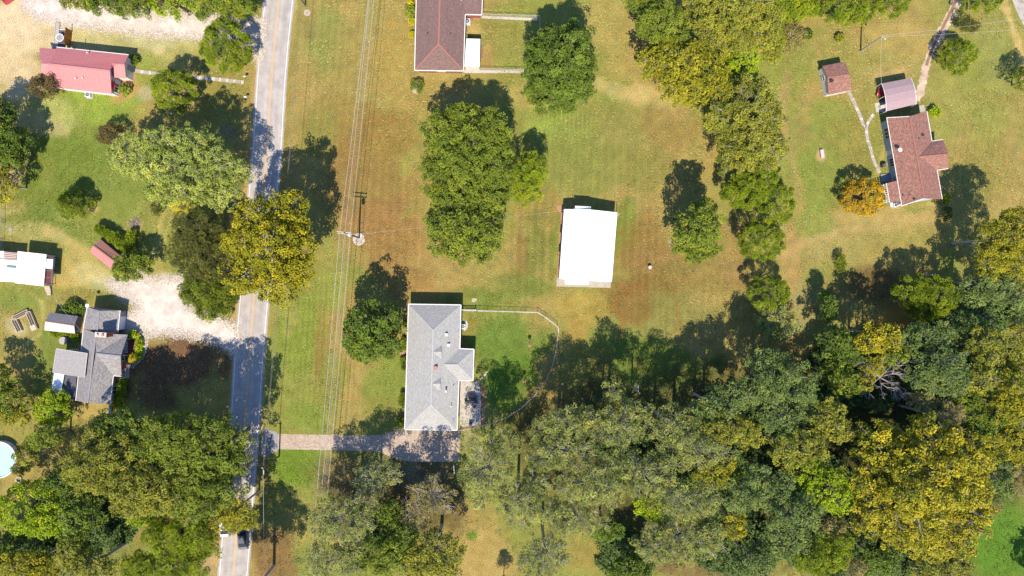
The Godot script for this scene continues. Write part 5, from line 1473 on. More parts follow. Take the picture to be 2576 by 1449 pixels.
func grey_house() -> void:
	var o := house("grey_shingled_house", "rambling house with grey shingled gables and a pale flat roof beside the white gravel drive", "house", 245, 900)
	var w: Material = M.white_wall
	# garage wing
	slope(o, [[219, 772, 2.7], [302, 781, 2.7], [299, 797, 2.7], [296, 836, 2.7], [244, 832, 4.0], [249, 782, 4.0]], M.slate_shingle)
	slope(o, [[219, 772, 2.7], [249, 782, 4.0], [244, 832, 4.0], [209, 827, 2.7]], M.slate_shingle)
	# main range and the cross gable
	slope(o, [[209, 828, 2.8], [241, 838, 4.8], [220, 1014, 4.8], [190, 1008, 2.8]], M.slate_shingle)
	slope(o, [[241, 838, 4.8], [321, 842, 2.8], [240, 889, 4.8]], M.slate_shingle)
	slope(o, [[321, 842, 2.8], [303, 896, 4.7], [240, 889, 4.8]], M.slate_shingle)
	slope(o, [[240, 889, 4.8], [303, 896, 4.7], [305, 947, 2.8], [285, 945, 2.8]], M.slate_shingle)
	slope(o, [[240, 889, 4.8], [285, 945, 2.8], [276, 1017, 2.8], [220, 1014, 4.8]], M.slate_shingle)
	trim(o, [[241, 838, 4.86], [220, 1014, 4.86]], M.ridge_slate, "ridge_cap", 0.22, 0.05, false)
	trim(o, [[240, 889, 4.86], [303, 896, 4.76]], M.ridge_slate, "ridge_cap", 0.22, 0.05, false)
	trim(o, [[249, 782, 4.05], [244, 832, 4.05]], M.ridge_slate, "ridge_cap", 0.2, 0.05, false)
	for q in [[[209, 828, 2.8], [190, 1008, 2.8]], [[305, 947, 2.8], [285, 945, 2.8]], [[285, 945, 2.8], [276, 1017, 2.8]], [[302, 781, 2.7], [296, 836, 2.7]], [[219, 771, 2.7], [209, 827, 2.7]]]:
		trim(o, q, w, "gutter", 0.12, 0.12, false)
	var g := walls(o, [[219, 772], [302, 781], [296, 836], [209, 827]], 2.7, 0.3, M.grey_wall)
	var p := walls(o, [[209, 828], [300, 840], [300, 947], [285, 945], [276, 1017], [190, 1008]], 2.8, 0.3, M.tan_wall)
	gable(o, [302, 781, 2.7], [219, 772, 2.7], [249, 782, 4.0], M.grey_wall)
	gable(o, [276, 1017, 2.8], [190, 1008, 2.8], [220, 1014, 4.8], M.tan_wall)
	gable(o, [318, 850, 2.8], [305, 947, 2.8], [303, 896, 4.7], M.tan_wall, 0.5)
	opening(o, g, 306, 815, 2.4, 0.05, 2.1, M.blue_white, true)
	opening(o, p, 306, 870, 1.4, 0.8, 1.3)
	opening(o, p, 306, 900, 1.0, 0.8, 1.3)
	opening(o, p, 306, 920, 0.95, 0.1, 2.0, M.red_metal, true)
	opening(o, p, 290, 980, 1.4, 0.8, 1.3)
	# flat pale roof, lean-to and corrugated awning on the garden side
	slope(o, [[141, 877, 3.3], [219, 889, 4.5], [212, 949, 4.5], [132, 937, 3.3]], M.membrane, "flat_roof", 0.2)
	trim(o, [[141, 877, 3.35], [219, 889, 4.55], [212, 949, 4.55], [132, 937, 3.35]], M.white_concrete, "roof_edge", 0.1, 0.06, true)
	for k in 5:
		var st := mb()
		beam(st, survey(174 + k * 5, 886, 3.6) - o.position, survey(177 + k * 5, 878, 3.6) - o.position, 0.06, 0.12)
		obj("rafter", st, M.pale_wood, o)
	walls(o, [[141, 877], [219, 889], [212, 949], [132, 937]], 3.2, 0.3, M.tan_wall)
	slope(o, [[161, 942, 2.2], [192, 947, 2.5], [188, 1008, 2.5], [154, 1001, 2.2]], M.dark_roof, "lean_to_roof", 0.1)
	slope(o, [[136, 938, 2.4], [161, 942, 2.6], [153, 990, 2.6], [128, 985, 2.4]], M.blue_white, "awning", 0.05)
	seams(o, [[136, 938, 2.4], [128, 985, 2.4], [153, 990, 2.6], [161, 942, 2.6]], 0.25, M.blue_white, 0.06, 0.05)
	walls(o, [[161, 942], [192, 947], [188, 1008], [154, 1001]], 2.2, 0.2, M.tan_wall)
	# chimney: brick stack with a cap and two pots
	var c := survey(264, 841, 4.6) - o.position
	var ch := part_box(o, "chimney", c + Vector3(0, -0.3, 0), Vector3(1.9, 3.2, 0.75), M.brick, -0.08)
	part_box(ch, "cap", c + Vector3(0, 1.34, 0), Vector3(2.05, 0.1, 0.9), M.white_concrete, -0.08)
	for k in 2:
		var st := mb()
		disc(st, c + Vector3(-0.5 + k * 0.95, 1.39, 0.05 * k), 0.2, 0.3, 12)
		obj("chimney_pot", st, M.terracotta if k else M.white_concrete, ch)
	# front porch: red floor, white rail, seat
	part_box(o, "porch_floor", survey(324, 872) - o.position + Vector3(0, 0.12, 0), Vector3(1.4, 0.24, 4.6), M.red_floor, -0.06)
	part_box(o, "porch_floor", survey(316, 930) - o.position + Vector3(0, 0.1, 0), Vector3(1.4, 0.2, 3.2), M.patio, -0.06)
	part_box(o, "side_step", survey(289, 985) - o.position + Vector3(0, 0.08, 0), Vector3(1.0, 0.16, 4.8), M.red_floor, -0.09)
	for k in 7:
		part_box(o, "porch_slat", survey(319.5, 859 + k * 4.4) - o.position + Vector3(0, 0.5, 0), Vector3(0.8, 0.05, 0.22), M.white_wall, -0.06)
	for q in [[329, 852], [327, 892], [321, 948], [314, 910]]:
		part_box(o, "porch_post", survey(q[0], q[1]) - o.position + Vector3(0, 1.2, 0), Vector3(0.12, 2.4, 0.12), M.white_wall)
	for q in [[[324, 910], [330, 924]], [[321, 926], [323, 948]]]:
		var st := mb()
		beam(st, S(q[0]) - o.position + Vector3(0, 0.9, 0), S(q[1]) - o.position + Vector3(0, 0.9, 0), 0.07, 0.07)
		obj("porch_rail", st, M.white_wall, o)
	var chair := thing("porch_chair", "dark chair on the pale porch floor of the grey house", "chair", survey(316, 935) + Vector3(0, 0.2, 0))
	part_box(chair, "seat", Vector3(0, 0.42, 0), Vector3(0.5, 0.06, 0.5), M.black_metal, 0.3)
	part_box(chair, "backrest", Vector3(-0.2, 0.7, -0.06), Vector3(0.06, 0.5, 0.5), M.black_metal, 0.3)
	for s in [[-1, -1], [-1, 1], [1, -1], [1, 1]]:
		part_box(chair, "leg", Vector3(s[0] * 0.2, 0.2, s[1] * 0.2), Vector3(0.05, 0.4, 0.05), M.black_metal)
	# dish on the north corner
	var dish := mb()
	disc(dish, survey(220, 769, 3.2) - o.position, 0.12, 0.18, 12, 0.36)
	obj("satellite_dish", dish, M.blue_white, o)
	var wall := thing("garden_wall", "low white garden wall at the lower front corner of the grey house", "wall", survey(279, 1036))
	for k in 4:
		part_box(wall, "wall_panel", Vector3(0.12 - k * 0.06, 0.45, -1.7 + k * 0.95), Vector3(0.16, 0.9 - 0.12 * (k % 2), 0.92), M.white_wall, 0.05)
	# outbuilding, cistern and raised beds
	var t := house("tin_shed", "low shed with a rusty grey and white tin gable roof behind the grey house", "shed", 152, 812)
	slope(t, [[125, 786, 2.0], [195, 795, 2.0], [186, 819, 2.9], [113, 808, 2.9]], M.tin, "roof_slope", 0.07)
	slope(t, [[113, 808, 2.9], [186, 819, 2.9], [188, 839, 2.0], [111, 831, 2.0]], M.tin_white, "roof_slope", 0.07)
	seams(t, [[125, 786, 2.0], [195, 795, 2.0], [186, 819, 2.9], [113, 808, 2.9]], 0.6, M.tin)
	seams(t, [[111, 831, 2.0], [188, 839, 2.0], [186, 819, 2.9], [113, 808, 2.9]], 0.6, M.tin_white)
	trim(t, [[113, 808, 2.93], [186, 819, 2.93]], M.rust, "ridge_cap", 0.16, 0.04, false)
	trim(t, [[195, 795, 2.04], [186, 819, 2.92]], M.rust, "roof_edge", 0.1, 0.05, false)
	var tp := walls(t, [[125, 786], [195, 795], [188, 839], [111, 831]], 2.0, 0.2, M.grey_wall)
	gable(t, [195, 795, 2.0], [188, 839, 2.0], [186, 819, 2.9], M.grey_wall)
	opening(t, tp, 192, 820, 0.9, 0.05, 1.8, M.grey_wood, true)
	var cis := thing("cistern", "round concrete cistern with a pale lid, half in shade, beside the grey house", "cistern", survey(166, 856))
	st_disc(cis, "wall", 0.68, 0.9, M.grey_wall)
	st_disc(cis, "lid", 0.72, 0.08, M.concrete, Vector3(0, 0.9, 0))
	var bed := thing("raised_bed", "U-shaped raised planting bed framed in weathered boards", "planter", survey(62, 808))
	for q in [[[38, 803], [53, 833], 0.85], [[37, 801], [73, 783], 0.75], [[74, 785], [92, 828], 0.85]]:
		var a := S(q[0]) - bed.position
		var b := S(q[1]) - bed.position
		var yaw := atan2(b.x - a.x, b.z - a.z)
		var l := a.distance_to(b)
		var side := Vector3(cos(yaw), 0, -sin(yaw))
		var mid := (a + b) * 0.5
		part_box(bed, "soil", mid + Vector3(0, 0.22, 0), Vector3(q[2], 0.44, l - 0.05), M.soil, yaw)
		for s in [-1.0, 0.0, 1.0]:
			part_box(bed, "board", mid + side * (s * q[2] * 0.5) + Vector3(0, 0.27, 0), Vector3(0.1, 0.54, l), M.grey_wood if s == 0.0 else M.pale_wood, yaw)
		for e in [a, b]:
			part_box(bed, "end_board", e + Vector3(0, 0.26, 0), Vector3(q[2] + 0.1, 0.52, 0.1), M.pale_wood, yaw)
	part_box(bed, "work_shelf", survey(88, 824) - bed.position + Vector3(0, 0.58, 0), Vector3(1.0, 0.05, 1.0), M.pale_wood, 0.45)

func brown_house() -> void:
	var o := house("brown_roofed_house", "house with a brown shingled hip roof cut by the top edge of the picture", "house", 1108, 20)
	slope(o, [[1050, -150, 2.9], [1043, 176.5, 2.9], [1102.5, 110, 4.8], [1109, -90, 4.8]], M.brown_shingle)
	slope(o, [[1043, 176.5, 2.9], [1165, 178, 2.9], [1102.5, 110, 4.8]], M.brown_shingle)
	slope(o, [[1165, 178, 2.9], [1169.5, 36, 2.9], [1174, -150, 2.9], [1109, -90, 4.8], [1102.5, 110, 4.8]], M.brown_shingle)
	slope(o, [[1169.5, 36, 2.93], [1211, 37, 2.93], [1216, -60, 2.93], [1170, -80, 3.4], [1145, -10, 3.65]], M.brown_shingle)
	trim(o, [[1102.5, 110, 4.86], [1109, -90, 4.86]], M.ridge_red, "ridge_cap", 0.32, 0.05, false)
	trim(o, [[1102.5, 110, 4.86], [1045, 174, 2.98]], M.ridge_red, "hip_cap", 0.22, 0.05, false)
	trim(o, [[1102.5, 110, 4.86], [1163, 175.5, 2.98]], M.ridge_red, "hip_cap", 0.22, 0.05, false)
	trim(o, [[1050, -150, 2.9], [1042.5, 177, 2.9], [1165.5, 178.5, 2.9], [1170, 36.5, 2.9], [1211.5, 37.5, 2.9], [1216, -60, 2.9]], M.white_wall, "gutter", 0.15, 0.14, false)
	var p := walls(o, [[1050, -150], [1043, 176.5], [1165, 178], [1169.5, 36], [1174, -150]], 2.9, 0.45, M.brick)
	walls(o, [[1165, 37], [1211, 37], [1216, -60], [1165, -60]], 2.9, 0.45, M.brick)
	opening(o, p, 1110, 178, 1.5, 0.9, 1.2)
	vent_pipe(o, 1075, 86, 3.9, 0.4, 0.06, M.black_metal)
	vent_pipe(o, 1134, 87, 3.8, 0.4, 0.06, M.black_metal)
	roof_vent(o, 1160, 0, 3.1, 0.3)
	# back step and deck in red brick
	part_box(o, "back_step", survey(1181, 43) - o.position + Vector3(0, 0.12, 0), Vector3(1.3, 0.24, 0.9), M.brick)
	part_box(o, "deck", survey(1198, 44) - o.position + Vector3(0, 0.1, 0), Vector3(1.3, 0.2, 1.0), M.clay)
	for k in 4:
		part_box(o, "deck_slat", survey(1175 + k * 3, 39) - o.position + Vector3(0, 0.3, 0), Vector3(0.1, 0.08, 0.3), M.terracotta)
	ac_unit("air conditioner under the east eave of the brown hip roof", 1176, 57, 0.0, 0.9)
	var s := house("white_shed", "narrow white-roofed shed standing against the brown hip roof", "shed", 1187, 133)
	slope(s, [[1172.5, 97, 2.4], [1207.5, 98, 2.3], [1206, 168, 2.3], [1168, 167, 2.4]], M.white_metal, "roof", 0.1)
	var sp := walls(s, [[1172.5, 97], [1207.5, 98], [1206, 168], [1168, 167]], 2.3, 0.12, M.white_wall)
	opening(s, sp, 1204, 130, 0.9, 0.05, 1.9, M.red_floor, true)
	part_box(s, "door_step", survey(1209, 136) - s.position + Vector3(0, 0.08, 0), Vector3(0.5, 0.16, 1.4), M.brick)

func middle_house() -> void:
	var o := house("grey_roofed_house", "long house with a pale grey shingled hip roof in the middle of the picture", "house", 1095, 925)
	var e := 2.9
	var r := 4.9
	var g: Material = M.grey_shingle
	slope(o, [[1027.5, 765.5, e], [1158.7, 767.5, e], [1089.5, 830.5, r]], g)
	slope(o, [[1018, 1080, e], [1149, 1082, e], [1083.7, 1018, r]], g)
	slope(o, [[1027.5, 765.5, e], [1089.5, 830.5, r], [1083.7, 1018, r], [1018, 1080, e]], g)
	slope(o, [[1158.7, 767.5, e], [1156, 877.5, e], [1115, 917, 4.1], [1153.7, 956.5, e], [1149, 1082, e], [1083.7, 1018, r], [1089.5, 830.5, r]], g)
	slope(o, [[1156, 877.5, e], [1191.7, 879, e], [1150, 917, 4.1], [1115, 917, 4.1]], g)
	slope(o, [[1153.7, 956.5, e], [1189, 957, e], [1150, 917, 4.1], [1115, 917, 4.1]], g)
	slope(o, [[1191.7, 879, e], [1189, 957, e], [1150, 917, 4.1]], g)
	for q in [[[1089.5, 830.5], [1083.7, 1018]]]:
		trim(o, [[q[0][0], q[0][1], r + 0.05], [q[1][0], q[1][1], r + 0.05]], M.ridge_grey, "ridge_cap", 0.2, 0.04, false)
	for q in [[[1089.5, 830.5, r], [1030, 768, e]], [[1089.5, 830.5, r], [1156, 770, e]], [[1083.7, 1018, r], [1021, 1077, e]], [[1083.7, 1018, r], [1146, 1079, e]], [[1150, 917, 4.1], [1189, 881, e]], [[1150, 917, 4.1], [1187, 955, e]], [[1115, 917, 4.1], [1150, 917, 4.1]]]:
		trim(o, [[q[0][0], q[0][1], q[0][2] + 0.05], [q[1][0], q[1][1], q[1][2] + 0.06]], M.ridge_grey, "hip_cap", 0.15, 0.04, false)
	var rim := [[1027, 765, e], [1159.2, 767, e], [1156.5, 877, e], [1192.2, 878.5, e], [1189.5, 957.5, e], [1154.2, 957, e], [1149.5, 1082.5, e], [1017.5, 1080.5, e]]
	trim(o, rim, M.white_wall, "gutter", 0.16, 0.14, true)
	# two little dormer gables facing east
	for k in 2:
		var y: float = [885.0, 965.5][k]
		var x: float = [1089.5, 1086.5][k]
		slope(o, [[x, y, r], [x + 21, y, r - 0.02], [x + 23, y - 22, 4.05], [x + 20, y - 22, 4.15]], g, "dormer_slope", 0.08)
		slope(o, [[x, y, r], [x + 21, y, r - 0.02], [x + 21.5, y + 20, 4.05], [x + 18.5, y + 20, 4.15]], g, "dormer_slope", 0.08)
		gable(o, [x + 22, y - 21, 4.1], [x + 21, y + 19, 4.1], [x + 20, y, r], M.white_wall, 0.1)
	var p := walls(o, [[1027.5, 765.5], [1158.7, 767.5], [1156, 877.5], [1191.7, 879], [1189, 957], [1153.7, 956.5], [1149, 1082], [1018, 1080]], e, 0.5, M.brick)
	opening(o, p, 1020, 840, 1.5, 0.8, 1.3)
	opening(o, p, 1018, 890, 1.0, 0.05, 2.0, M.white_wall, true)
	opening(o, p, 1016, 960, 1.5, 0.8, 1.3)
	opening(o, p, 1014, 1030, 1.5, 0.8, 1.3)
	opening(o, p, 1085, 1083, 4.6, 0.05, 2.1, M.white_wall, true)
	opening(o, p, 1155, 1000, 1.8, 0.05, 2.0, M.white_wall, true)
	opening(o, p, 1190, 917, 1.8, 0.8, 1.2)
	# round flue of terracotta, pipes and vents
	var ch := mb()
	var c := survey(1096, 925, 4.5) - o.position
	disc(ch, c + Vector3(0, -0.3, 0), 0.34, 0.85, 18)
	var cm := obj("chimney", ch, M.terracotta, o)
	var cr := mb()
	ring(cr, c + Vector3(0, 0.55, 0), 0.2, 0.36, 0.05, 18)
	obj("rim", cr, M.rust_pink, cm)
	roof_vent(o, 1122.5, 842, 4.05)
	roof_vent(o, 1128, 868, 3.85)
	vent_pipe(o, 1122, 983, 3.9, 0.75, 0.12)
	vent_pipe(o, 1135, 1021, 3.4, 0.7, 0.06)
	vent_pipe(o, 1141, 968, 3.2, 0.25, 0.05, M.black_metal)
	var an := mb()
	var ap := survey(1141, 1062, 3.1) - o.position
	tube(an, ap, ap + Vector3(0, 1.4, 0), 0.025, 0.02, 5)
	for k in 4:
		tube(an, ap + Vector3(-0.4 + k * 0.04, 0.7 + k * 0.2, 0), ap + Vector3(0.4 - k * 0.04, 0.7 + k * 0.2, 0.1), 0.012, 0.012, 4)
	obj("antenna", an, M.galv, o)
	ac_unit("air conditioner on a pale pad by the east wall of the middle house", 1165, 821, 0.0, 0.8)
	# front door step
	part_box(o, "door_step", survey(1012, 886) - o.position + Vector3(0, 0.1, 0), Vector3(0.9, 0.2, 1.3), M.clay)
	# patio things
	var fur := "seats round the patio fire pit"
	for q in [["upper curved dark bench on the patio, open towards the fire pit", 1186, 1000, 0.2], ["lower curved dark bench on the patio, nearer the fire pit", 1187, 1010, 0.25]]:
		var b := thing("curved_bench", q[0], "bench", survey(q[1], q[2]), fur)
		var seat := mb()
		var back := mb()
		for k in 7:
			var a: float = -2.3 + k * 0.24 + q[3]
			box(seat, Vector3(cos(a) * 0.95, 0.4, sin(a) * 0.95 + 0.6), Vector3(0.42, 0.08, 0.26), -a)
			box(back, Vector3(cos(a) * 1.2, 0.6, sin(a) * 1.2 + 0.6), Vector3(0.06, 0.5, 0.32), -a)
		obj("seat", seat, M.black_metal, b)
		obj("backrest", back, M.black_metal, b)
		for k in 4:
			var a: float = -2.25 + k * 0.46 + q[3]
			part_box(b, "leg", Vector3(cos(a) * 0.95, 0.18, sin(a) * 0.95 + 0.6), Vector3(0.05, 0.36, 0.05), M.black_metal, -a)
	var lounge := thing("lounge_chair", "single dark lounge chair on the patio, left of the fire pit", "chair", survey(1175, 1015), fur)
	part_box(lounge, "seat", Vector3(0, 0.4, 0), Vector3(0.6, 0.09, 0.8), M.black_metal, 0.6)
	part_box(lounge, "backrest", Vector3(-0.25, 0.65, -0.4), Vector3(0.6, 0.6, 0.09), M.black_metal, 0.6)
	for s in [[-1, -1], [-1, 1], [1, -1], [1, 1]]:
		part_box(lounge, "leg", Vector3(s[0] * 0.22, 0.19, s[1] * 0.3), Vector3(0.05, 0.36, 0.05), M.black_metal, 0.6)
	var pit := thing("fire_pit", "round dark fire pit on the patio", "fire pit", survey(1193, 1020))
	var bowl := mb()
	disc(bowl, Vector3.ZERO, 0.22, 0.4, 18, 0.5)
	obj("bowl", bowl, M.dark_roof, pit)
	var prim := mb()
	ring(prim, Vector3(0, 0.38, 0), 0.36, 0.52, 0.06, 20)
	obj("rim", prim, M.grey_wall, pit)
	var grill := thing("grill", "black barbecue grill at the bottom corner of the patio", "grill", survey(1184, 1066))
	part_box(grill, "cabinet", Vector3(0, 0.4, 0), Vector3(0.6, 0.7, 0.5), M.black_metal, 0.2)
	var hood := mb()
	blob(hood, Vector3(0, 0.8, 0), Vector3(0.36, 0.26, 0.28))
	obj("hood", hood, M.dark_roof, grill)
	part_box(grill, "side_shelf", Vector3(0.5, 0.75, -0.08), Vector3(0.4, 0.04, 0.4), M.galv, 0.2)
	for k in 4:
		var s := thing("stepping_stone", ["stepping stone nearest the patio, first of four in the grass", "second stepping stone from the patio", "third stepping stone from the patio", "stepping stone farthest from the patio, last of four"][k], "stepping stone", survey([1209, 1213.5, 1219, 1224][k], [954, 949.5, 943, 936][k]), "stepping stones below the east wing")
		part_box(s, "stone", Vector3(0, 0.025, 0), Vector3(0.5, 0.05, 0.26), M.white_concrete, 0.65)
	# basketball hoop at the end of the drive
	var hoop := thing("basketball_hoop", "basketball hoop with a white backboard at the corner of the paved drive", "basketball hoop", survey(1157, 1168))
	var hp := mb()
	tube(hp, Vector3.ZERO, Vector3(-0.1, 2.6, 0), 0.07, 0.06, 8)
	tube(hp, Vector3(-0.1, 2.6, 0), Vector3(-0.75, 3.1, 0.05), 0.06, 0.05, 8)
	obj("pole", hp, M.black_metal, hoop)
	part_box(hoop, "backboard", Vector3(-0.85, 3.15, 0.05), Vector3(0.05, 1.0, 1.5), M.white_metal, 0.1)
	var hr := mb()
	ring(hr, Vector3(-1.12, 2.9, 0.05), 0.22, 0.25, 0.02, 16)
	obj("rim", hr, M.terracotta, hoop)
	# feeders
	for q in [["bird feeder on a thin pole, upper of two on the fenced lawn", 1331, 866], ["bird feeder on a thin pole, lower of two on the fenced lawn", 1318, 955]]:
		var f := thing("bird_feeder", q[0], "bird feeder", survey(q[1], q[2]), "bird feeders on the fenced lawn")
		var st := mb()
		tube(st, Vector3.ZERO, Vector3(0, 1.75, 0), 0.035, 0.03, 6)
		obj("pole", st, M.black_metal, f)
		part_box(f, "tray", Vector3(0, 1.75, 0), Vector3(0.5, 0.06, 0.5), M.rust)
		var rf := mb()
		disc(rf, Vector3(0, 1.98, 0), 0.36, 0.18, 8, 0.04)
		obj("roof", rf, M.rust, f)
		for s in [-1, 1]:
			part_box(f, "arm", Vector3(s * 0.2, 1.87, 0), Vector3(0.04, 0.24, 0.04), M.rust)

func barn() -> void:
	var o := house("metal_barn", "white metal barn with a blazing white roof on the middle lawn", "barn", 1478, 620)
	var e := 3.3
	var top := 3.9
	var ridge := [[1483, 527, top], [1469, 705, top]]
	var nw := [1418.5, 526, e]
	var ne := [1552.5, 534.5, e]
	var se := [1538.5, 709.5, e]
	var sw := [1406, 701.5, e]
	slope(o, [nw, ridge[0], ridge[1], sw], M.white_metal, "roof_slope", 0.1)
	slope(o, [ne, ridge[0], ridge[1], se], M.white_metal, "roof_slope", 0.1)
	seams(o, [nw, sw, ridge[1], ridge[0]], 0.9, M.white_metal, 0.06, 0.03)
	seams(o, [ne, se, ridge[1], ridge[0]], 0.9, M.white_metal, 0.06, 0.03)
	trim(o, [[1483, 527, top + 0.04], [1469, 705, top + 0.04]], M.white_metal, "ridge_cap", 0.3, 0.05, false)
	var p := walls(o, [nw, ne, se, sw], e, 0.12, M.white_wall)
	gable(o, nw, ne, ridge[0], M.white_wall, 0.15)
	gable(o, sw, se, ridge[1], M.white_wall, 0.15)
	for y in [545, 596, 645]:
		opening(o, p, 1412, y, 1.3, 1.2, 1.1)
		part_box(o, "window_awning", survey(1418.5 - (y - 526.0) * 0.071, y, 2.4) - o.position + Vector3(-0.05, 0, 0), Vector3(0.42, 0.05, 1.5), M.dark, -0.07)
	opening(o, p, 1403, 690, 1.0, 0.05, 2.0, M.grey_wall, true)
	opening(o, p, 1440, 704, 3.6, 0.05, 2.8, M.blue_white, true)
	# sheet awnings over the south and north doors
	slope(o, [[1421, 703, 2.9], [1480, 706, 2.9], [1480, 716.5, 2.6], [1421, 715, 2.6]], M.white_metal, "awning", 0.06)
	slope(o, [[1446, 517.5, 3.2], [1486, 519.5, 3.2], [1486, 526, 3.5], [1446, 525, 3.5]], M.white_metal, "awning", 0.06)
	part_box(o, "downpipe", survey(1553, 540, 1.6) - o.position, Vector3(0.1, 3.2, 0.1), M.white_wall)
	part_box(o, "conduit", survey(1443, 525, 3.6) - o.position, Vector3(0.06, 1.6, 0.06), M.galv)
	vent_pipe(o, 1425, 567, 3.4, 0.3, 0.08, M.galv)

func east_buildings() -> void:
	var s := house("wash_house", "small outbuilding with a red-brown shingled gable roof on the right lawn", "shed", 2104, 200)
	slope(s, [[2068, 166, 2.3], [2125, 155, 2.3], [2137, 187, 3.3], [2081, 195, 3.3]], M.red_shingle)
	slope(s, [[2081, 195, 3.3], [2137, 187, 3.3], [2141, 226, 2.3], [2084, 238, 2.3]], M.red_shingle)
	trim(s, [[2081, 195, 3.34], [2137, 187, 3.34]], M.ridge_red, "ridge_cap", 0.2, 0.05, false)
	var p := walls(s, [[2068, 166], [2125, 155], [2141, 226], [2084, 238]], 2.3, 0.2, M.white_wall)
	gable(s, [2068, 166, 2.3], [2084, 238, 2.3], [2081, 195, 3.3], M.white_wall, 0.2)
	gable(s, [2125, 155, 2.3], [2141, 226, 2.3], [2137, 187, 3.3], M.white_wall, 0.2)
	opening(s, p, 2066, 200, 0.8, 1.0, 0.9)
	opening(s, p, 2128, 234, 0.9, 0.05, 1.9, M.white_wall, true)
	vent_pipe(s, 2089, 205, 3.1, 0.45, 0.2, M.black_metal)
	part_box(s, "footing", survey(2102, 203) - s.position + Vector3(0, 0.06, 0), Vector3(4.7, 0.12, 5.2), M.concrete, 0.2)
	# carport with a bowed ribbed roof
	var c := house("carport", "open carport with a bowed mauve ribbed metal roof beside the red-brown roofed house", "carport", 2255, 240)
	var w := [[2217.5, 210, 2.3], [2223, 226, 2.75], [2226.5, 241, 2.9], [2228.5, 260, 2.75], [2229, 280, 2.3]]
	var q := [[2291, 196, 2.3], [2297.5, 211, 2.75], [2302, 225, 2.9], [2304, 243, 2.75], [2304, 262, 2.3]]
	for k in 4:
		slope(c, [w[k], q[k], q[k + 1], w[k + 1]], M.mauve_metal, "roof_panel", 0.05)
		seams(c, [w[k], q[k], q[k + 1], w[k + 1]], 0.28, M.mauve_seam, 0.05, 0.03)
	trim(c, w, M.white_wall, "roof_edge", 0.08, 0.1, false)
	trim(c, q, M.white_wall, "roof_edge", 0.08, 0.1, false)
	for k in [0, 2, 4]:
		for e in [w[k], q[k]]:
			part_box(c, "post", survey(e[0], e[1], e[2]) * Vector3(1, 0.48, 1) - c.position, Vector3(0.1, e[2] - 0.1, 0.1), M.white_wall)
	car("red and blue car parked under the mauve carport", survey(2233, 238), 1.35, M.car_red)
	# the house
	var o := house("red_brown_roofed_house", "house with a red-brown shingled gable roof and pale blue walls on the right", "house", 2305, 400)
	var e := 2.8
	var r := 4.6
	slope(o, [[2230, 296, e], [2288, 293, r], [2325, 499, r], [2268, 518, e]], M.red_shingle)
	slope(o, [[2288, 293, r], [2331, 279.5, e], [2344, 355, e], [2311, 394, 4.5], [2357, 428, e], [2370, 501, e], [2325, 499, r]], M.red_shingle)
	slope(o, [[2344, 355, e], [2372, 351, e], [2384.5, 387, 4.2], [2311, 394, 4.5]], M.red_shingle)
	slope(o, [[2311, 394, 4.5], [2384.5, 387, 4.2], [2385, 424, e], [2357, 428, e]], M.red_shingle)
	slope(o, [[2228.7, 461, 2.4], [2256, 455, 2.75], [2266, 506, 2.75], [2237.5, 510, 2.4]], M.red_shingle, "porch_roof")
	trim(o, [[2288, 293, r + 0.05], [2325, 499, r + 0.05]], M.ridge_red, "ridge_cap", 0.22, 0.05, false)
	trim(o, [[2311, 394, 4.55], [2384, 387, 4.25]], M.ridge_red, "ridge_cap", 0.18, 0.05, false)
	for g in [[[2230, 296, e], [2268, 518, e]], [[2331, 279.5, e], [2344, 355, e]], [[2344, 355, e], [2372, 351, e]], [[2385, 424, e], [2357, 428, e]], [[2357, 428, e], [2370, 501, e]], [[2228.7, 461, 2.4], [2237.5, 510, 2.4]], [[2230, 296, e], [2288, 293, r]], [[2268, 518, e], [2325, 499, r]]]:
		trim(o, g, M.white_wall, "gutter", 0.12, 0.12, false)
	p = walls(o, [[2230, 296], [2331, 279.5], [2344, 355], [2357, 428], [2370, 501], [2268, 518]], e, 0.35, M.blue_wall)
	walls(o, [[2335, 356], [2372, 351], [2384, 387], [2385, 424], [2350, 429]], e, 0.35, M.blue_wall)
	gable(o, [2230, 296, e], [2331, 279.5, e], [2288, 293, r], M.blue_wall)
	gable(o, [2268, 518, e], [2370, 501, e], [2325, 499, r], M.blue_wall)
	gable(o, [2372, 351, e], [2385, 424, e], [2384.5, 387, 4.2], M.blue_wall)
	for y in [[2226, 338, 2.0], [2240, 410, 1.5], [2246, 450, 0.8]]:
		opening(o, p, y[0], y[1], y[2], 0.8, 1.4, M.white_wall, false, 2)
	opening(o, p, 2238, 385, 0.9, 0.1, 2.0, M.white_wall, true)
	vent_pipe(o, 2320, 340, 3.7, 0.15, 0.16, M.dark)
	vent_pipe(o, 2309, 348, 4.0, 0.15, 0.09, M.dark)
	vent_pipe(o, 2271, 491, 3.2, 0.3, 0.05, M.black_metal)
	vent_pipe(o, 2287, 490, 3.6, 0.3, 0.05, M.black_metal)
	part_box(o, "skylight", survey(2300, 500, 3.9) - o.position, Vector3(0.4, 0.12, 0.35), M.dark, 0.15)
	var dish := mb()
	var dp := survey(2258, 378, 3.8) - o.position
	tube(dish, dp - Vector3(0, 0.3, 0), dp + Vector3(0, 0.5, 0), 0.04, 0.04, 6)
	disc(dish, dp + Vector3(0.1, 0.5, 0.05), 0.1, 0.15, 14, 0.38)
	obj("satellite_dish", dish, M.white_wall, o)
	# back deck
	part_box(o, "deck", survey(2252, 513) - o.position + Vector3(0, 0.25, 0), Vector3(2.5, 0.5, 0.8), M.white_wall, 0.15)
	part_box(o, "porch_floor", survey(2229, 448) - o.position + Vector3(0, 0.12, 0), Vector3(2.2, 0.24, 1.5), M.grey_wall, 0.1)
	ac_unit("air conditioner on the white deck at the lower end of the red-brown roofed house", 2247, 517, 0.2, 0.7)
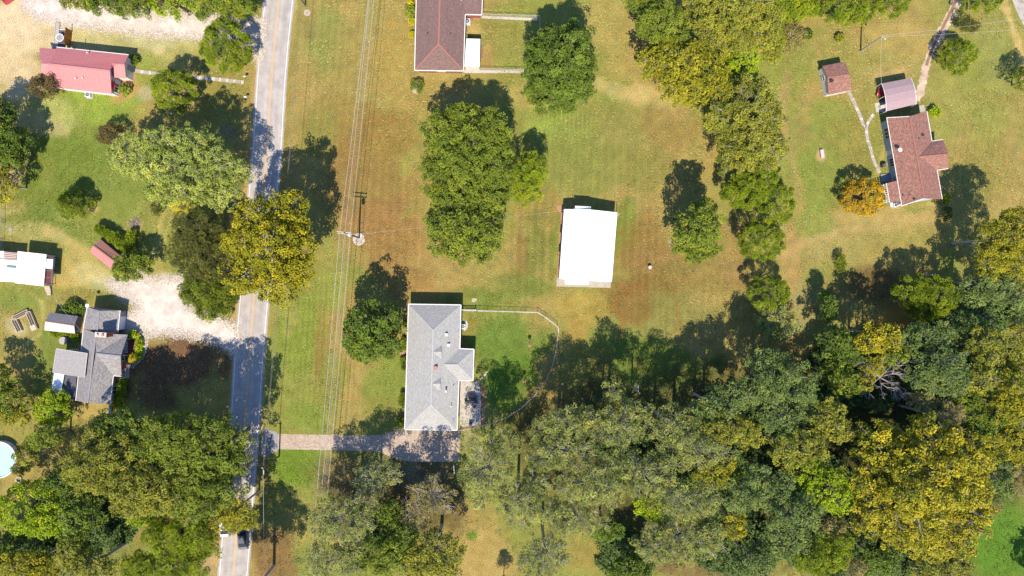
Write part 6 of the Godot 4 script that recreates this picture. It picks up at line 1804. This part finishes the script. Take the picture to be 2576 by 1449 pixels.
	# pergola slats
	var pg := thing("pergola", "white slatted pergola between the orange tree and the red-brown roofed house", "pergola", survey(2228, 486))
	for k in 10:
		part_box(pg, "slat", survey(2221.5 + k * 0.85, 466 + k * 4.7, 2.3) - pg.position, Vector3(1.0, 0.1, 0.07), M.white_wall, 0.16)
	for k in 3:
		part_box(pg, "beam", survey(2219.5 + k * 6.2, 488.5 - k * 1.5, 2.2) - pg.position, Vector3(0.09, 0.12, 3.6), M.white_wall, 0.16)
	for q2 in [[2216.5, 467], [2223, 508], [2228, 465], [2235, 506]]:
		part_box(pg, "post", survey(q2[0], q2[1], 1.1) - pg.position, Vector3(0.1, 2.2, 0.1), M.white_wall)
	var gr := thing("grill", "black covered grill beside the paver path's end on the right", "grill", survey(2218, 417))
	part_box(gr, "cabinet", Vector3(0, 0.4, 0), Vector3(0.7, 0.8, 0.55), M.black_metal, 0.3)
	part_box(gr, "hood", Vector3(0, 0.9, 0), Vector3(0.6, 0.22, 0.45), M.dark_roof, 0.3)
	part_box(gr, "side_shelf", Vector3(0.45, 0.8, -0.12), Vector3(0.3, 0.04, 0.4), M.grey_wall, 0.3)
	var bench := thing("stone_bench", "pale stone bench on a bare patch of soil on the right lawn", "bench", survey(2065.5, 388))
	part_box(bench, "seat", Vector3(0, 0.42, 0), Vector3(0.6, 0.1, 1.6), M.white_concrete, 0.15)
	for k in 2:
		part_box(bench, "leg", Vector3(-0.08 + k * 0.16, 0.18, -0.5 + k), Vector3(0.5, 0.36, 0.2), M.concrete, 0.15)
	var plank := thing("fallen_pole", "yellow pole lying on the lawn above the small red-brown outbuilding", "pole", survey(2104, 131))
	var st := mb()
	tube(st, Vector3(-0.95, 0.05, 0.2), Vector3(0.95, 0.05, -0.25), 0.05, 0.05, 8)
	obj("pole", st, M.yellow_paint, plank)
	var bin := thing("plant_pot", "white round pot on the lawn above the yellow pole", "pot", survey(2118, 87))
	st_disc(bin, "pot", 0.25, 0.45, M.white_concrete)
	st_disc(bin, "soil", 0.2, 0.04, M.soil, Vector3(0, 0.45, 0))

# ---------- vehicles ----------
func car(label: String, at: Vector3, yaw: float, paint: Material, category := "car") -> void:
	var o := thing("parked_car" if yaw > 1.0 else "car", label, category, at)
	o.rotation.y = yaw
	# side profile of the body and of the glasshouse, swept across the width with tucked-in sides
	var body := mb()
	var prof := [[-2.25, 0.35], [-2.3, 0.62], [-2.15, 0.86], [-1.2, 0.95], [1.3, 0.98], [2.1, 0.9], [2.28, 0.65], [2.2, 0.35]]
	sweep(body, prof, 0.9, 0.84)
	obj("body", body, paint, o)
	var cab := mb()
	sweep(cab, [[-1.15, 0.94], [-0.5, 1.38], [0.9, 1.42], [1.75, 0.96]], 0.8, 0.6)
	obj("windows", cab, M.glass, o)
	var roof := mb()
	sweep(roof, [[-0.48, 1.385], [-0.4, 1.45], [0.8, 1.48], [0.92, 1.42]], 0.64, 0.6)
	obj("roof", roof, paint, o)
	for s in [[-1, -1.4], [1, -1.4], [-1, 1.38], [1, 1.38]]:
		var t := mb()
		tube(t, Vector3(s[0] * 0.72, 0.32, s[1]), Vector3(s[0] * 0.92, 0.32, s[1]), 0.32, 0.32, 14)
		var wh := obj("wheel", t, M.tyre, o)
		var rimm := mb()
		tube(rimm, Vector3(s[0] * 0.9, 0.32, s[1]), Vector3(s[0] * 0.935, 0.32, s[1]), 0.2, 0.18, 10)
		obj("rim", rimm, M.galv, wh)
	for s in [-1, 1]:
		part_box(o, "headlight", Vector3(s * 0.66, 0.7, -2.22), Vector3(0.36, 0.14, 0.12), M.lamp_glass)
		part_box(o, "tail_light", Vector3(s * 0.66, 0.74, 2.2), Vector3(0.3, 0.14, 0.12), M.red_metal)
		part_box(o, "mirror", Vector3(s * 0.98, 0.98, -0.85), Vector3(0.18, 0.12, 0.1), paint)

func sweep(st: SurfaceTool, prof: Array, w0: float, w1: float) -> void:
	var lo := 9.0
	var hi := -9.0
	for p in prof:
		lo = minf(lo, p[1])
		hi = maxf(hi, p[1])
	var n := prof.size()
	var mid := Vector2.ZERO
	for p in prof:
		mid += Vector2(p[0], p[1]) / n
	var wid := func(y: float) -> float: return lerpf(w0, w1, (y - lo) / (hi - lo))
	for i in n:
		var a: Array = prof[i]
		var b: Array = prof[(i + 1) % n]
		var wa: float = wid.call(a[1])
		var wb: float = wid.call(b[1])
		var out := Vector3(0, (a[1] + b[1]) * 0.5 - mid.y, (a[0] + b[0]) * 0.5 - mid.x)
		quad(st, Vector3(-wa, a[1], a[0]), Vector3(wa, a[1], a[0]), Vector3(wb, b[1], b[0]), Vector3(-wb, b[1], b[0]), out)
		for s in [-1.0, 1.0]:
			tri(st, Vector3(s * wa, a[1], a[0]), Vector3(s * wb, b[1], b[0]), Vector3(s * (wid.call(mid.y) as float), mid.y, mid.x), Vector3(s, 0, 0))

# ---------- fences, poles, wires, small things ----------
func chain_fence(label: String, pts: Array, h: float, gap: float, post: Material) -> void:
	var o := thing("chain_link_fence", label, "fence", S(pts[0]))
	for i in pts.size() - 1:
		var a := S(pts[i]) - o.position
		var b := S(pts[i + 1]) - o.position
		var n := maxi(1, int(round(a.distance_to(b) / gap)))
		for k in (n + 1 if i == pts.size() - 2 else n):
			var p := a.lerp(b, float(k) / n)
			var st := mb()
			tube(st, p, p + Vector3(0, h + 0.06, 0), 0.035, 0.035, 6)
			obj("post", st, post, o)
		var rail := mb()
		tube(rail, a + Vector3(0, h, 0), b + Vector3(0, h, 0), 0.03, 0.03, 6)
		obj("top_rail", rail, post, o)
		var mesh := mb()
		var l := a.distance_to(b)
		var v := [a + Vector3(0, 0.05, 0), b + Vector3(0, 0.05, 0), b + Vector3(0, h - 0.03, 0), a + Vector3(0, h - 0.03, 0)]
		var uv := [Vector2(0, 0), Vector2(l, 0), Vector2(l, h), Vector2(0, h)]
		for k in [0, 1, 2, 0, 2, 3]:
			mesh.set_uv(uv[k] / 0.16)
			mesh.add_vertex(v[k])
		obj("chain_link", mesh, M.chain, o)

func wire(label: String, pts: Array, r := 0.028, material: Material = null, sag := 0.0, group := "overhead wires") -> void:
	var o := thing("power_line" if r > 0.019 else "cable", label, "wire", Vector3.ZERO, group)
	var st := mb()
	for i in pts.size() - 1:
		var a := S(pts[i])
		var b := S(pts[i + 1])
		var n := maxi(1, int(a.distance_to(b) / 3.0)) if sag > 0.0 else 1
		for k in n:
			var f0 := float(k) / n
			var f1 := float(k + 1) / n
			tube(st, a.lerp(b, f0) - Vector3(0, sag * 4.0 * f0 * (1.0 - f0), 0), a.lerp(b, f1) - Vector3(0, sag * 4.0 * f1 * (1.0 - f1), 0), r, r, 4)
	obj("conductor", st, material if material else M.wire, o)

func pole(label: String, vx: float, vy: float, h: float, lean := Vector3.ZERO, wood: Material = null) -> Node3D:
	var o := thing("utility_pole", label, "utility pole", survey(vx, vy))
	var st := mb()
	tube(st, Vector3(0, -0.2, 0), Vector3(0, h, 0) + lean, 0.17, 0.11, 10)
	obj("pole", st, wood if wood else M.pole_wood, o)
	return o

func street_things() -> void:
	# main pole with double crossarms, insulators and a pale transformer
	var o := pole("tall dark utility pole with two crossarms and a transformer on the middle lawn", 903, 598, 11.5)
	for q in [[11.1, -0.12], [10.45, 0.12]]:
		part_box(o, "crossarm", Vector3(-0.1, q[0], q[1]), Vector3(2.5, 0.13, 0.12), M.white_concrete, -0.09)
		for k in 3:
			var st := mb()
			disc(st, Vector3([-1.15, 0.25, 1.1][k], q[0] + 0.06, q[1] + [-0.1, 0.02, 0.1][k]), 0.07, 0.2, 8)
			obj("insulator", st, M.wire, o)
	var tr := mb()
	disc(tr, Vector3(0.5, 9.0, 0.25), 0.3, 1.0, 14)
	disc(tr, Vector3(0.5, 10.0, 0.25), 0.3, 0.12, 14, 0.1)
	obj("transformer", tr, M.white_concrete, o)
	var br := mb()
	beam(br, Vector3(0.05, 9.2, 0.05), Vector3(0.75, 9.8, 0.3), 0.06, 0.06)
	obj("bracket", br, M.galv, o)
	var guy := mb()
	tube(guy, Vector3(0, 9.5, 0), survey(842, 610) - o.position, 0.02, 0.02, 4)
	obj("guy_wire", guy, M.dark_wire, o)
	var hs := [10.6, 11.25, 11.25]
	for k in 3:
		wire(["leftmost of the long pale power lines beside the road", "middle one of the long pale power lines beside the road", "rightmost of the long pale power lines beside the road"][k],
			[[[947, -190, 11], [946, -190, 11], [957, -190, 11]][k], [[853, 590, 11.3], [866, 590, 11.3], [880, 592, 11.3]][k], [[762, 1600, 11], [774, 1600, 11], [789, 1600, 11]][k]], 0.027, M.wire, 0.5)
	wire("thin lower neutral line just right of the middle power line", [[950, -190, 9.5], [870, 592, 9.8], [778, 1600, 9.5]], 0.02, M.wire, 0.6)
	wire("dashed-looking service cable from the dark pole to the white barn", [[872, 592, 9.6], [1419, 529, 4.3]], 0.012, M.wire, 1.0)
	# roadside pole and cables
	var p2 := pole("brown roadside utility pole at the mouth of the paved drive", 702, 1147, 8.5)
	part_box(p2, "bracket", Vector3(-0.1, 8.2, 0), Vector3(0.7, 0.1, 0.1), M.pole_wood)
	var ins := mb()
	disc(ins, Vector3(0, 8.5, 0), 0.09, 0.22, 8)
	obj("insulator", ins, M.wire, p2)
	var sp := mb()
	tube(sp, Vector3(-0.05, 7.9, 0.5), Vector3(-0.05, 7.85, 1.3), 0.07, 0.07, 8)
	obj("splice_box", sp, M.wire, p2)
	var p1 := pole("roadside utility pole at the top edge of the picture", 768, 14, 8.2)
	part_box(p1, "transformer", Vector3(-0.35, 6.9, 0), Vector3(0.5, 0.8, 0.5), M.black_metal)
	part_box(p1, "crossarm", Vector3(0, 7.8, 0), Vector3(1.2, 0.1, 0.1), M.pole_wood, 0.4)
	wire("dark cable along the road's right edge from the top pole to the drive pole", [[756, 3, 7.8], [661, 1172, 8.0]], 0.022, M.dark_wire, 0.5)
	wire("second cable along the road's right edge, just below the first", [[757, 5, 7.0], [663, 1172, 7.2]], 0.022, M.dark_wire, 0.6)
	wire("cable running down beside the road from the drive pole to the bottom edge", [[661, 1172, 8.0], [662, 1600, 8.0]], 0.024, M.wire, 0.3)
	wire("cable crossing the road from the drive pole towards the west wood", [[661, 1172, 8.0], [560, 1166, 7.5], [430, 1163, 7.0]], 0.02, M.dark_wire, 0.2)
	wire("thin service cable from the drive pole over the lawn to the woodland", [[663, 1174, 7.8], [800, 1300, 6.0]], 0.014, M.dark_wire, 0.2)
	# pole on the right lawn
	var p3 := pole("pale weathered utility pole on the right lawn", 2164, 129, 7.6, Vector3.ZERO, M.pale_pole)
	part_box(p3, "crossarm", Vector3(0.05, 7.4, 0), Vector3(1.0, 0.1, 0.1), M.pale_pole, -0.5)
	part_box(p3, "lamp_arm", Vector3(0.35, 7.2, 0.1), Vector3(0.9, 0.06, 0.06), M.galv, -0.2)
	var lamp := mb()
	disc(lamp, Vector3(0.8, 7.0, 0.2), 0.2, 0.25, 10, 0.08)
	obj("lamp_shade", lamp, M.wire, p3)
	wire("dashed-looking pale cable from the right lawn's pole to the mauve carport", [[2217, 94, 7.3], [2217, 212, 2.6]], 0.018, M.wire, 0.3)
	wire("upper thin cable from the right lawn's pole to the right edge", [[2218, 90, 7.3], [2620, 40, 7.0]], 0.014, M.wire, 0.5)
	wire("lower thin cable from the right lawn's pole to the right edge", [[2218, 92, 6.9], [2620, 70, 6.6]], 0.014, M.wire, 0.5)
	# pole at the woodland edge
	var p4 := pole("small weathered utility pole in front of the woodland's shaded edge", 1588, 972, 8.2, Vector3.ZERO, M.pale_pole)
	part_box(p4, "lamp_arm", Vector3(-0.2, 7.9, -0.5), Vector3(0.06, 0.06, 1.2), M.galv)
	var l4 := mb()
	disc(l4, Vector3(-0.2, 7.75, -1.1), 0.2, 0.22, 10, 0.08)
	obj("lamp_shade", l4, M.blue_white, p4)
	var p5 := pole("slim metal post lit white in the shade above the rounded green tree", 2318, 693, 3.0, Vector3(0.3, 0, 0), M.galv)
	part_box(p5, "lamp_arm", Vector3(0.6, 2.95, 0), Vector3(1.1, 0.06, 0.06), M.wire, -0.2)
	part_box(p5, "lamp_head", Vector3(1.1, 3.0, 0.2), Vector3(0.5, 0.16, 0.3), M.wire, -0.2)
	wire("thin service drop from the grey house to the tin shed's back", [[137, 750, 4.0], [165, 788, 2.6], [199, 828, 3.2]], 0.016, M.wire, 0.1)
	# fences
	chain_fence("chain link fence round the middle house's back lawn, bowed on the right", [[1163, 779], [1195, 780], [1258, 782], [1322, 784], [1352, 785], [1372, 797], [1402, 821], [1402, 842], [1398, 880], [1388, 920], [1371, 958], [1345, 992], [1312, 1023], [1280, 1045], [1240, 1062], [1190, 1075], [1158, 1079]], 1.2, 2.4, M.galv)
	var fb := mb()
	band(smooth_line([[1402, 838], [1398, 880], [1388, 920], [1371, 958], [1345, 992], [1312, 1023], [1280, 1045], [1240, 1062], [1190, 1075], [1158, 1079]], 0.6), -0.14, 0.14, 0.02, fb)
	struct(obj("concrete_strip", fb, M.tan_mulch))
	var fa := mb()
	band(smooth_line([[1166, 781], [1258, 783.5], [1352, 786]], 0.6), -0.1, 0.1, 0.02, fa)
	band(smooth_line([[1352, 786], [1372, 799], [1402, 823], [1402, 840]], 0.4), -0.1, 0.1, 0.02, fa)
	struct(obj("concrete_strip", fa, M.patio))
	part_fence_gate()
	chain_fence("upper chain link fence between the brown roof and the dark oak", [[1213, 41], [1281, 43], [1357, 46], [1357, 78]], 1.2, 2.6, M.galv)
	chain_fence("lower chain link fence between the white shed and the dark oak", [[1166, 176], [1232, 178], [1330, 180]], 1.2, 2.6, M.galv)
	# mailboxes
	for q in [["mailbox on a dark post at the road end of the concrete footpath", 618, 197, M.white_wall], ["mailbox on a post beside the road at the white gravel drive", 584, 789, M.white_wall], ["small pale mailbox at the road's left edge above the silver maple", 620, 248, M.blue_white]]:
		var m := thing("mailbox", q[0], "mailbox", survey(q[1], q[2]), "mailboxes along the road")
		part_box(m, "post", Vector3(0, 0.5, 0), Vector3(0.1, 1.0, 0.1), M.pole_wood)
		part_box(m, "arm", Vector3(0.15, 0.95, 0), Vector3(0.5, 0.08, 0.08), M.pole_wood)
		var st := mb()
		box(st, Vector3(0.2, 1.1, 0), Vector3(0.5, 0.2, 0.24))
		tube(st, Vector3(-0.05, 1.2, 0), Vector3(0.45, 1.2, 0), 0.12, 0.12, 10)
		obj("box", st, q[3], m)
		part_box(m, "flag", Vector3(0.1, 1.3, 0.14), Vector3(0.12, 0.16, 0.02), M.red_metal)
	# pool
	var pool := thing("swimming_pool", "round above-ground swimming pool with turquoise water at the left edge", "pool", survey(-6, 1157, 1.2) * Vector3(1, 0, 1))
	var wall := mb()
	for i in 40:
		var a := Vector3(cos(TAU * i / 40), 0, sin(TAU * i / 40)) * 3.36
		var b := Vector3(cos(TAU * (i + 1) / 40), 0, sin(TAU * (i + 1) / 40)) * 3.36
		quad(wall, a, b, b + Vector3(0, 1.2, 0), a + Vector3(0, 1.2, 0), a + b)
	obj("wall", wall, M.pool_wall, pool)
	var rim := mb()
	ring(rim, Vector3(0, 1.16, 0), 3.2, 3.44, 0.06, 48)
	obj("rim", rim, M.white_wall, pool)
	var water := mb()
	disc(water, Vector3(0, 0.95, 0), 3.3, 0.1, 40)
	obj("water", water, M.water, pool)
	for k in 14:
		var st := mb()
		tube(st, Vector3(cos(TAU * k / 14), 0, sin(TAU * k / 14)) * 3.42, Vector3(cos(TAU * k / 14), 0, sin(TAU * k / 14)) * 3.42 + Vector3(0, 1.2, 0), 0.06, 0.06, 6)
		obj("upright", st, M.white_wall, pool)
	var ladder := thing("pool_ladder", "pale wooden pool ladder leaning at the right rim of the pool", "ladder", survey(56, 1166))
	for k in 4:
		part_box(ladder, "step", Vector3(0.7 - k * 0.28, 0.25 + k * 0.26, 0), Vector3(0.24, 0.05, 0.6), M.pale_wood)
	for s in [-1, 1]:
		var st := mb()
		beam(st, Vector3(0.85, 0, s * 0.32), Vector3(-0.3, 1.35, s * 0.32), 0.06, 0.06)
		obj("rail", st, M.pale_wood, ladder)
	var urn := thing("fire_ring", "round stone ring in the grass between the pool and the lime tree", "fire ring", survey(48, 1206))
	for k in 9:
		part_box(urn, "stone", Vector3(cos(TAU * k / 9) * 0.5, 0.13, sin(TAU * k / 9) * 0.5), Vector3(0.24, 0.26, 0.3), M.stone if k % 2 else M.pale_wood, -TAU * k / 9)
	# bird bath and markers on the lawns
	var bath := thing("bird_bath", "small pale bird bath in a worn ring on the lawn right of the barn", "bird bath", survey(1633, 673))
	var st2 := mb()
	disc(st2, Vector3.ZERO, 0.16, 0.6, 10, 0.1)
	obj("pedestal", st2, M.white_concrete, bath)
	var st3 := mb()
	disc(st3, Vector3(0, 0.6, 0), 0.12, 0.12, 16, 0.34)
	obj("basin", st3, M.white_concrete, bath)
	var well := thing("water_meter", "round grey meter lid in a pale worn ring beside the top roadside pole", "meter lid", survey(772, 32))
	st_disc(well, "lid", 0.28, 0.06, M.grey_wall)
	st_disc(well, "collar", 0.62, 0.03, M.sand)
	var rn := thing("mulch_ring", "pale ring of mulch round the clipped shrub below the brown roof", "mulch ring", survey(1048, 220))
	st_disc(rn, "bed", 1.2, 0.02, M.sand)
	var stump := thing("fallen_branch", "pale dead branch lying beside the lone tree right of the barn", "branch", survey(1682, 606))
	var sb := mb()
	rng.seed = 5
	limb(sb, Vector3(0, 0.1, 0), Vector3(0.6, 0.02, 0.4).normalized(), 1.2, 0.06, 2)
	limb(sb, Vector3(0, 0.1, 0), Vector3(0.1, 0.02, 0.9).normalized(), 1.1, 0.05, 2)
	obj("branch", sb, M.pale_bark, stump)
	# vehicles on the road
	car("pale car driving in the left lane, half hidden by the amber tree", survey(568, 1316), 0.09, M.car_white)
	car("dark car driving in the right lane, half hidden by the amber tree", survey(613, 1348), 0.09, M.car_dark)
	car("red vehicle cut by the top left corner of the picture", survey(12, -16), 0.6, M.car_red)
	grass_clumps()
	loose_gravel()
	# fallen leaves, too many to count
	var lf := mb()
	quad(lf, Vector3(-0.07, 0.0, 0), Vector3(0, 0.02, 0.09), Vector3(0.07, 0.0, 0), Vector3(0, 0.015, -0.09), Vector3.UP)
	lf.generate_normals()
	var lm := lf.commit()
	lm.surface_set_material(0, M.leaf)
	var buf := PackedFloat32Array()
	rng.seed = 404
	var n := 0
	for c in [[700, 620, 220, 300, 900], [820, 950, 200, 300, 500], [1180, 480, 200, 320, 700], [1745, 640, 170, 150, 500], [1720, 200, 220, 200, 500], [960, 300, 230, 240, 500], [1600, 1000, 500, 150, 600], [450, 930, 150, 120, 400], [960, 1190, 260, 110, 600]]:
		for i in c[4]:
			var p := survey(c[0] + rng.randfn() * c[2] * 0.5, c[1] + rng.randfn() * c[3] * 0.5) + Vector3(0, 0.03, 0)
			var b := Basis(Vector3.UP, rng.randf() * TAU) * Basis(Vector3.RIGHT, rng.randf_range(-0.4, 0.4))
			b = b.scaled(Vector3.ONE * rng.randf_range(0.4, 0.9))
			var col := Vector3(0.55, 0.36, 0.06).lerp(Vector3(0.5, 0.44, 0.26), rng.randf())
			buf.append_array([b.x.x, b.y.x, b.z.x, p.x, b.x.y, b.y.y, b.z.y, p.y, b.x.z, b.y.z, b.z.z, p.z, col.x, col.y, col.z, 1.0])
			n += 1
	var mm := MultiMesh.new()
	mm.transform_format = MultiMesh.TRANSFORM_3D
	mm.use_colors = true
	mm.mesh = lm
	mm.instance_count = n
	mm.buffer = buf
	var mi := MultiMeshInstance3D.new()
	mi.multimesh = mm
	mi.name = "fallen_leaves"
	mi.set_meta("kind", "stuff")
	tag(mi, "dry yellow leaves scattered over the lawns and verges", "leaves")
	add_child(mi)

func part_fence_gate() -> void:
	var o := thing("white_gate", "white rail gate in the fence beside the middle house's top right corner", "gate", survey(1180, 779))
	for k in 3:
		part_box(o, "rail", Vector3(0, 0.3 + k * 0.38, 0), Vector3(2.4, 0.08, 0.09), M.white_metal, -0.02)
	for k in 2:
		part_box(o, "post", Vector3(-1.2 + k * 2.4, 0.6, 0), Vector3(0.12, 1.25, 0.12), M.white_metal)

# ---------- the scene ----------
func _ready() -> void:
	var cam := Camera3D.new()
	cam.name = "camera"
	cam.position = Vector3(0, H, 0)
	cam.rotation_degrees = Vector3(-90, 0, 0)
	cam.fov = rad_to_deg(2.0 * atan(0.5 * 1449.0 * K / H))
	cam.near = 1.0
	cam.far = 3000.0
	add_child(cam)
	var env := Environment.new()
	var sky := ProceduralSkyMaterial.new()
	sky.sky_top_color = lin(0.13, 0.25, 0.54)
	sky.sky_horizon_color = lin(0.4, 0.5, 0.68)
	sky.sky_curve = 0.15
	sky.ground_bottom_color = lin(0.12, 0.11, 0.06)
	sky.ground_horizon_color = lin(0.3, 0.32, 0.3)
	env.sky = Sky.new()
	env.sky.sky_material = sky
	env.background_mode = Environment.BG_SKY
	env.tonemap_mode = Environment.TONE_MAPPER_LINEAR
	env.tonemap_exposure = 1.76
	env.sdfgi_enabled = true
	env.ssao_enabled = true
	env.ssil_enabled = true
	var we := WorldEnvironment.new()
	we.name = "environment"
	we.environment = env
	add_child(we)
	var sun := DirectionalLight3D.new()
	sun.name = "sun"
	sun.light_color = Color(1.0, 0.95, 0.86)
	sun.light_energy = 1.6
	sun.light_angular_distance = 0.5
	sun.shadow_enabled = true
	sun.look_at_from_position(Vector3.ZERO, Vector3(0.03, -1.0, -0.745), Vector3.UP)
	add_child(sun)
	for q in [[n1, 0.045, 3, 7], [n2, 0.16, 3, 8], [n3, 0.5, 2, 9]]:
		q[0].seed = q[3]
		q[0].noise_type = FastNoiseLite.TYPE_SIMPLEX_SMOOTH
		q[0].frequency = q[1]
		q[0].fractal_octaves = q[2]
	rng.seed = 2024
	make_materials()
	make_ground()
	make_roads()
	pink_house()
	red_shed()
	white_roof_home()
	grey_house()
	brown_house()
	middle_house()
	barn()
	east_buildings()
	make_sprays()
	make_trees()
	street_things()
